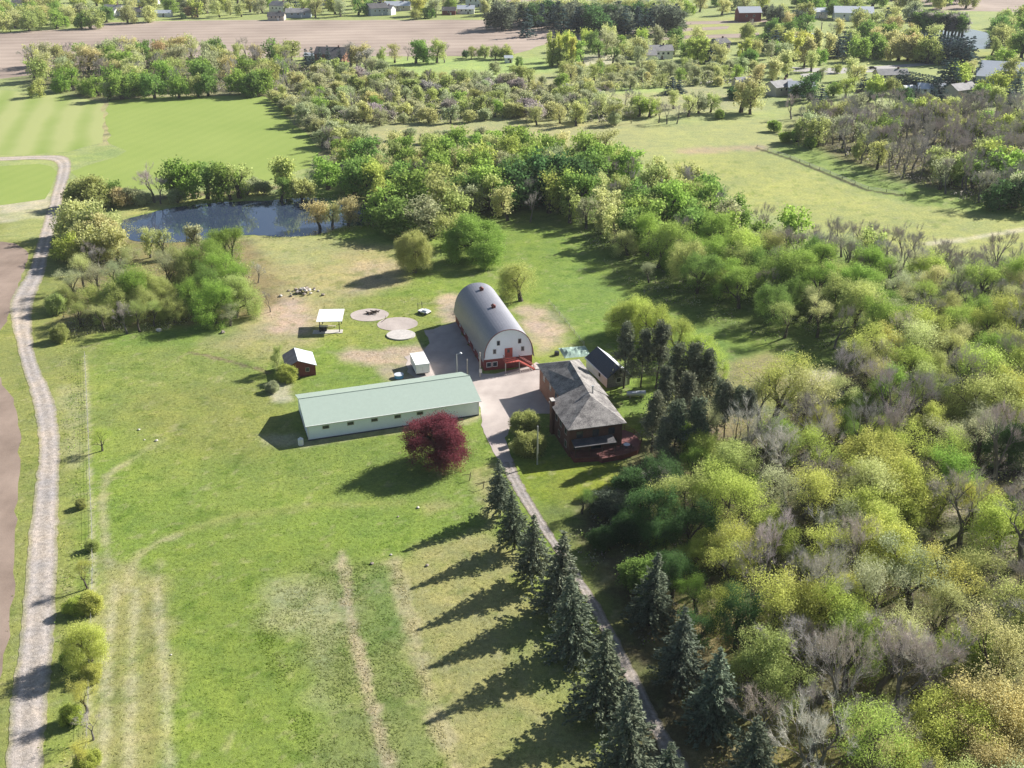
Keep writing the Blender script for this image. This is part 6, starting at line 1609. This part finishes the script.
# the top edge, from left to right
fill([(-20, 34), (70, 30), (78, 26), (60, 10), (-20, 10)], 15, [('full', (12, 16), ('olive', 'straw', 'fresh', 'olive'), (0.95, 1.15), 5), ('thin', (12, 15), ('straw', 'tan'), (0.9, 1.1), 2)], 'in the upper left corner wood', 36, 0.8, 75)
fill([(78, 24), (160, 17.5), (300, 18), (500, 17.5), (500, 1), (300, 0), (80, 2)], 17, [('tall', (11, 16), ('straw', 'lime', 'yellow', 'pale'), (1.2, 1.6), 4), ('thin', (11, 15), ('straw', 'pale'), (0.9, 1.15), 1.5), ('full', (9, 14), ('fresh', 'olive', 'pale', 'green'), (0.9, 1.15), 3), ('spruce', (10, 14), ('conifer',), (1.1, 1.3), 0.5)], 'in the far village', 37, 0.8, 230)
for px, py, h, tn in ((87, 9, 14, 'olive'), (79, 12, 12, 'fresh'), (125, 6, 13, 'straw'), (146, 6, 12, 'straw'), (104, 6, 12, 'green'), (182, 13, 5, 'dark'), (191, 6, 9, 'rust'), (424, 8, 8, 'green'), (430, 8, 8, 'green'), (416, 9, 8, 'olive')): tree('full', px, py, h, tn, 1.1, 'at the far ploughed edge')
brr = random.Random(77)
for i in range(54):
    kd = brr.choice(('spruce', 'spruce', 'full', 'pine', 'broad'))
    tree(kd, 503 + i * 3.35 + brr.uniform(-1.5, 1.5), brr.uniform(0.5, 7.5), brr.uniform(14, 21), 'conifer' if kd in ('spruce', 'pine') else brr.choice(('blue', 'dark', 'blue')), brr.uniform(1.0, 1.3), 'in the far dark belt')
for i in range(22): tree('thin', 517 + i * 7.7, -2 + (i * 31 % 4), 17, ('straw', 'pale', 'olive')[i % 3], 1.1, 'behind the far dark belt')
fill([(682, 17), (775, 14.5), (775, 4), (680, 6)], 19, [('thin', (13, 17), ('straw', 'lime', 'straw'), (1.0, 1.2), 5), ('full', (9, 12), ('pale', 'fresh'), (1.0, 1.2), 2)], 'in the pale top wood', 39, 0.8, 45)
plant_trees()

# ------------------------------------------------------------------ low growth nobody could count
def undergrowth(pts, n, size, hmax, seed, name, tones, clump=7, band=None):
    rng = np.random.default_rng(seed)
    P = [at(*p)[:2] for p in pts]
    x0, x1 = min(p[0] for p in P), max(p[0] for p in P); y0, y1 = min(p[1] for p in P), max(p[1] for p in P)
    X, Y = rng.uniform(x0, x1, n), rng.uniform(y0, y1, n)
    sd_ = poly_sd(X, Y, P)
    keep = (sd_ < 0) & (fbm(X, Y, 9, seed) > -0.15)
    if band: keep = keep & (sd_ > -band)
    X, Y = X[keep], Y[keep]
    C = np.stack([X, Y, np.zeros_like(X)], -1)
    Q = np.repeat(C, clump, 0) + rng.normal(0, 1, (len(C) * clump, 3)) * np.array([0.55, 0.55, 0])
    Q[:, 2] = np.abs(rng.normal(0, hmax * 0.5, len(Q))) + 0.06
    V = leaf_quads(Q, size, rng)
    me = quads_mesh(name, V, [M['tuft']])
    tn = np.array([TONE[t][0] for t in tones])
    c = np.repeat(tn[rng.integers(0, len(tn), len(C))], clump, 0) * rng.uniform(0.6, 1.2, (len(Q), 1))
    colour_attr(me, np.repeat(c, 4, 0))
    tag(link(name, me), kind='stuff')
undergrowth([(570, 540), (625, 470), (690, 425), (830, 370), (1100, 330), (1200, 900), (800, 900), (640, 640)], 9000, 0.17, 1.0, 3, 'undergrowth', ('fresh', 'olive', 'pale', 'brown', 'grey', 'brown'))
undergrowth([(600, 262), (650, 300), (790, 352), (1030, 330), (1030, 290), (860, 275), (700, 230), (560, 205)], 4500, 0.2, 0.9, 4, 'undergrowth', ('green', 'fresh', 'pale', 'brown'))
undergrowth([(118, 226), (124, 218), (190, 203), (270, 198), (320, 195), (355, 198), (378, 212), (376, 226), (297, 240), (170, 247)], 5000, 0.14, 1.1, 6, 'reeds', ('straw', 'pale', 'tan', 'olive'), 7, 3.5)
undergrowth([(55, 340), (200, 330), (262, 300), (240, 250), (75, 250)], 3000, 0.2, 0.9, 5, 'undergrowth', ('olive', 'straw', 'brown', 'pale'))

undergrowth([(272, 100), (292, 118), (322, 148), (350, 180), (366, 150), (345, 128), (400, 124), (520, 118), (620, 124), (650, 112), (600, 98), (500, 84), (360, 78), (330, 74), (300, 84)], 9000, 0.42, 3.2, 12, 'scrub', ('pale', 'straw', 'olive', 'pale', 'lilac'), 8)
undergrowth([(560, 92), (620, 90), (760, 84), (760, 70), (620, 68), (560, 70)], 3500, 0.42, 2.6, 13, 'scrub', ('pale', 'straw', 'olive', 'pale'), 8)
undergrowth([(795, 146), (830, 150), (880, 172), (930, 190), (985, 207), (1040, 214), (1040, 120), (930, 116), (810, 118)], 5000, 0.32, 2.0, 14, 'scrub', ('brown', 'grey', 'olive'), 7)
undergrowth([(28, 74), (60, 88), (104, 98), (150, 94), (240, 92), (275, 98), (300, 80), (318, 66), (200, 58), (60, 62)], 4000, 0.4, 2.5, 15, 'scrub', ('brown', 'grey', 'olive', 'green'), 7)
undergrowth([(60, 340), (82, 345), (95, 480), (97, 560), (92, 640), (86, 768), (80, 830), (46, 830), (50, 740), (62, 600), (64, 450)], 3500, 0.14, 0.55, 16, 'verge_weeds', ('fresh', 'lime', 'straw', 'olive'), 6)
def turf(pts, n, h, seed, dens=-0.4, wide=0.06):
    rng = np.random.default_rng(seed)
    P = [at(*p)[:2] for p in pts]
    x0, x1 = min(p[0] for p in P), max(p[0] for p in P); y0, y1 = min(p[1] for p in P), max(p[1] for p in P)
    X, Y = rng.uniform(x0, x1, n), rng.uniform(y0, y1, n)
    keep = (poly_sd(X, Y, P) < 0) & (fbm(X, Y, 4, seed) > dens)
    X, Y = X[keep], Y[keep]
    k = len(X)
    a = rng.uniform(0, 6.28, k); s = rng.uniform(0.6, 1.5, k)
    dx, dy = np.cos(a) * wide * s, np.sin(a) * wide * s
    ln = rng.normal(0, 0.22, (k, 2)); hh = h * rng.uniform(0.1, 0.8, k)
    z = np.full(k, 0.0)
    V = np.stack([np.stack([X - dx, Y - dy, z], -1), np.stack([X + dx, Y + dy, z], -1), np.stack([X + dx * 1.5 + ln[:, 0], Y + dy * 1.5 + ln[:, 1], hh], -1), np.stack([X - dx * 1.5 + ln[:, 0], Y - dy * 1.5 + ln[:, 1], hh], -1)], 1)
    me = quads_mesh('rough_grass', V, [M['tuft']])
    c = paint(X, Y) * rng.uniform(0.95, 1.7, (k, 1)) * np.array([1.0, 1.0, 0.95])
    colour_attr(me, np.repeat(c, 4, 0))
    tag(link('rough_grass', me), kind='stuff')
turf([(96, 345), (260, 350), (300, 445), (480, 425), (500, 480), (560, 600), (640, 830), (95, 830), (100, 560)], 50000, 0.06, 6)
turf([(58, 340), (84, 345), (96, 560), (90, 830), (48, 830), (60, 600), (62, 450)], 7000, 0.2, 7)
turf([(20, 370), (34, 420), (34, 480), (26, 560), (10, 680), (-8, 760), (0, 690), (16, 560), (21, 450), (16, 400)], 3000, 0.2, 8)
turf([(325, 560), (400, 565), (470, 830), (330, 830), (250, 620), (290, 570)], 22000, 0.10, 9, -0.1, 0.07)
turf([(205, 345), (260, 290), (240, 240), (400, 240), (440, 290), (440, 340), (300, 400)], 16000, 0.10, 10, -0.1, 0.07)
# ------------------------------------------------------------------ sky, sun, air, camera
SUN_DIR, SUN_EL = 34.0, 31.0      # the sun stands right of and beyond the farm; angle from +x towards +y
w = bpy.data.worlds.new('World'); sc.world = w; w.use_nodes = True
nt = w.node_tree
for n in list(nt.nodes): nt.nodes.remove(n)
out = nt.nodes.new('ShaderNodeOutputWorld'); bg = nt.nodes.new('ShaderNodeBackground'); sky = nt.nodes.new('ShaderNodeTexSky')
sky.sky_type = 'NISHITA'; sky.sun_disc = False
sky.sun_elevation = R(SUN_EL); sky.sun_rotation = R(90 - SUN_DIR)
sky.altitude = 200; sky.air_density = 1.0; sky.dust_density = 1.0; sky.ozone_density = 1.0
bg.inputs['Strength'].default_value = 0.05
nt.links.new(sky.outputs[0], bg.inputs['Color']); nt.links.new(bg.outputs[0], out.inputs['Surface'])
sl = bpy.data.lights.new('sun', 'SUN'); sl.energy = 5.0; sl.angle = R(0.6); sl.color = (1.0, 0.955, 0.89)
so = bpy.data.objects.new('sun', sl); COL.objects.link(so)
sd = Vector((math.cos(R(SUN_DIR)) * math.cos(R(SUN_EL)), math.sin(R(SUN_DIR)) * math.cos(R(SUN_EL)), math.sin(R(SUN_EL))))
so.rotation_euler = sd.to_track_quat('Z', 'Y').to_euler()

HAZE = 0.00006
if HAZE:
    m, nt, out = mat('haze')
    pv = nt.nodes.new('ShaderNodeVolumePrincipled')
    pv.inputs['Color'].default_value = (0.86, 0.90, 0.96, 1)
    pv.inputs['Density'].default_value = HAZE
    pv.inputs['Anisotropy'].default_value = 0.0
    nt.links.new(pv.outputs[0], out.inputs['Volume'])
    b_ = MB(); b_.box(-6600, 6600, -450, 9100, -1.0, 112.0)
    tag(b_.build('haze', m), kind='stuff')

cd = bpy.data.cameras.new('camera')
cd.sensor_width = 36.0; cd.lens = F / 1024 * 36.0
cd.clip_start = 1.0; cd.clip_end = 20000
co = bpy.data.objects.new('camera', cd); COL.objects.link(co)
co.location = (0, 0, HC); co.rotation_euler = (R(90 - TH), 0, 0)
sc.camera = co
sc.view_settings.view_transform = 'Standard'
sc.view_settings.look = 'None'
sc.view_settings.exposure = 1.1
sc.view_settings.gamma = 1.0
sc.view_settings.use_curve_mapping = False
sc.render.engine = 'CYCLES'
sc.cycles.max_bounces = 10; sc.cycles.diffuse_bounces = 5; sc.cycles.glossy_bounces = 3; sc.cycles.transmission_bounces = 6
sc.cycles.volume_bounces = 0
sc.cycles.use_denoising = True
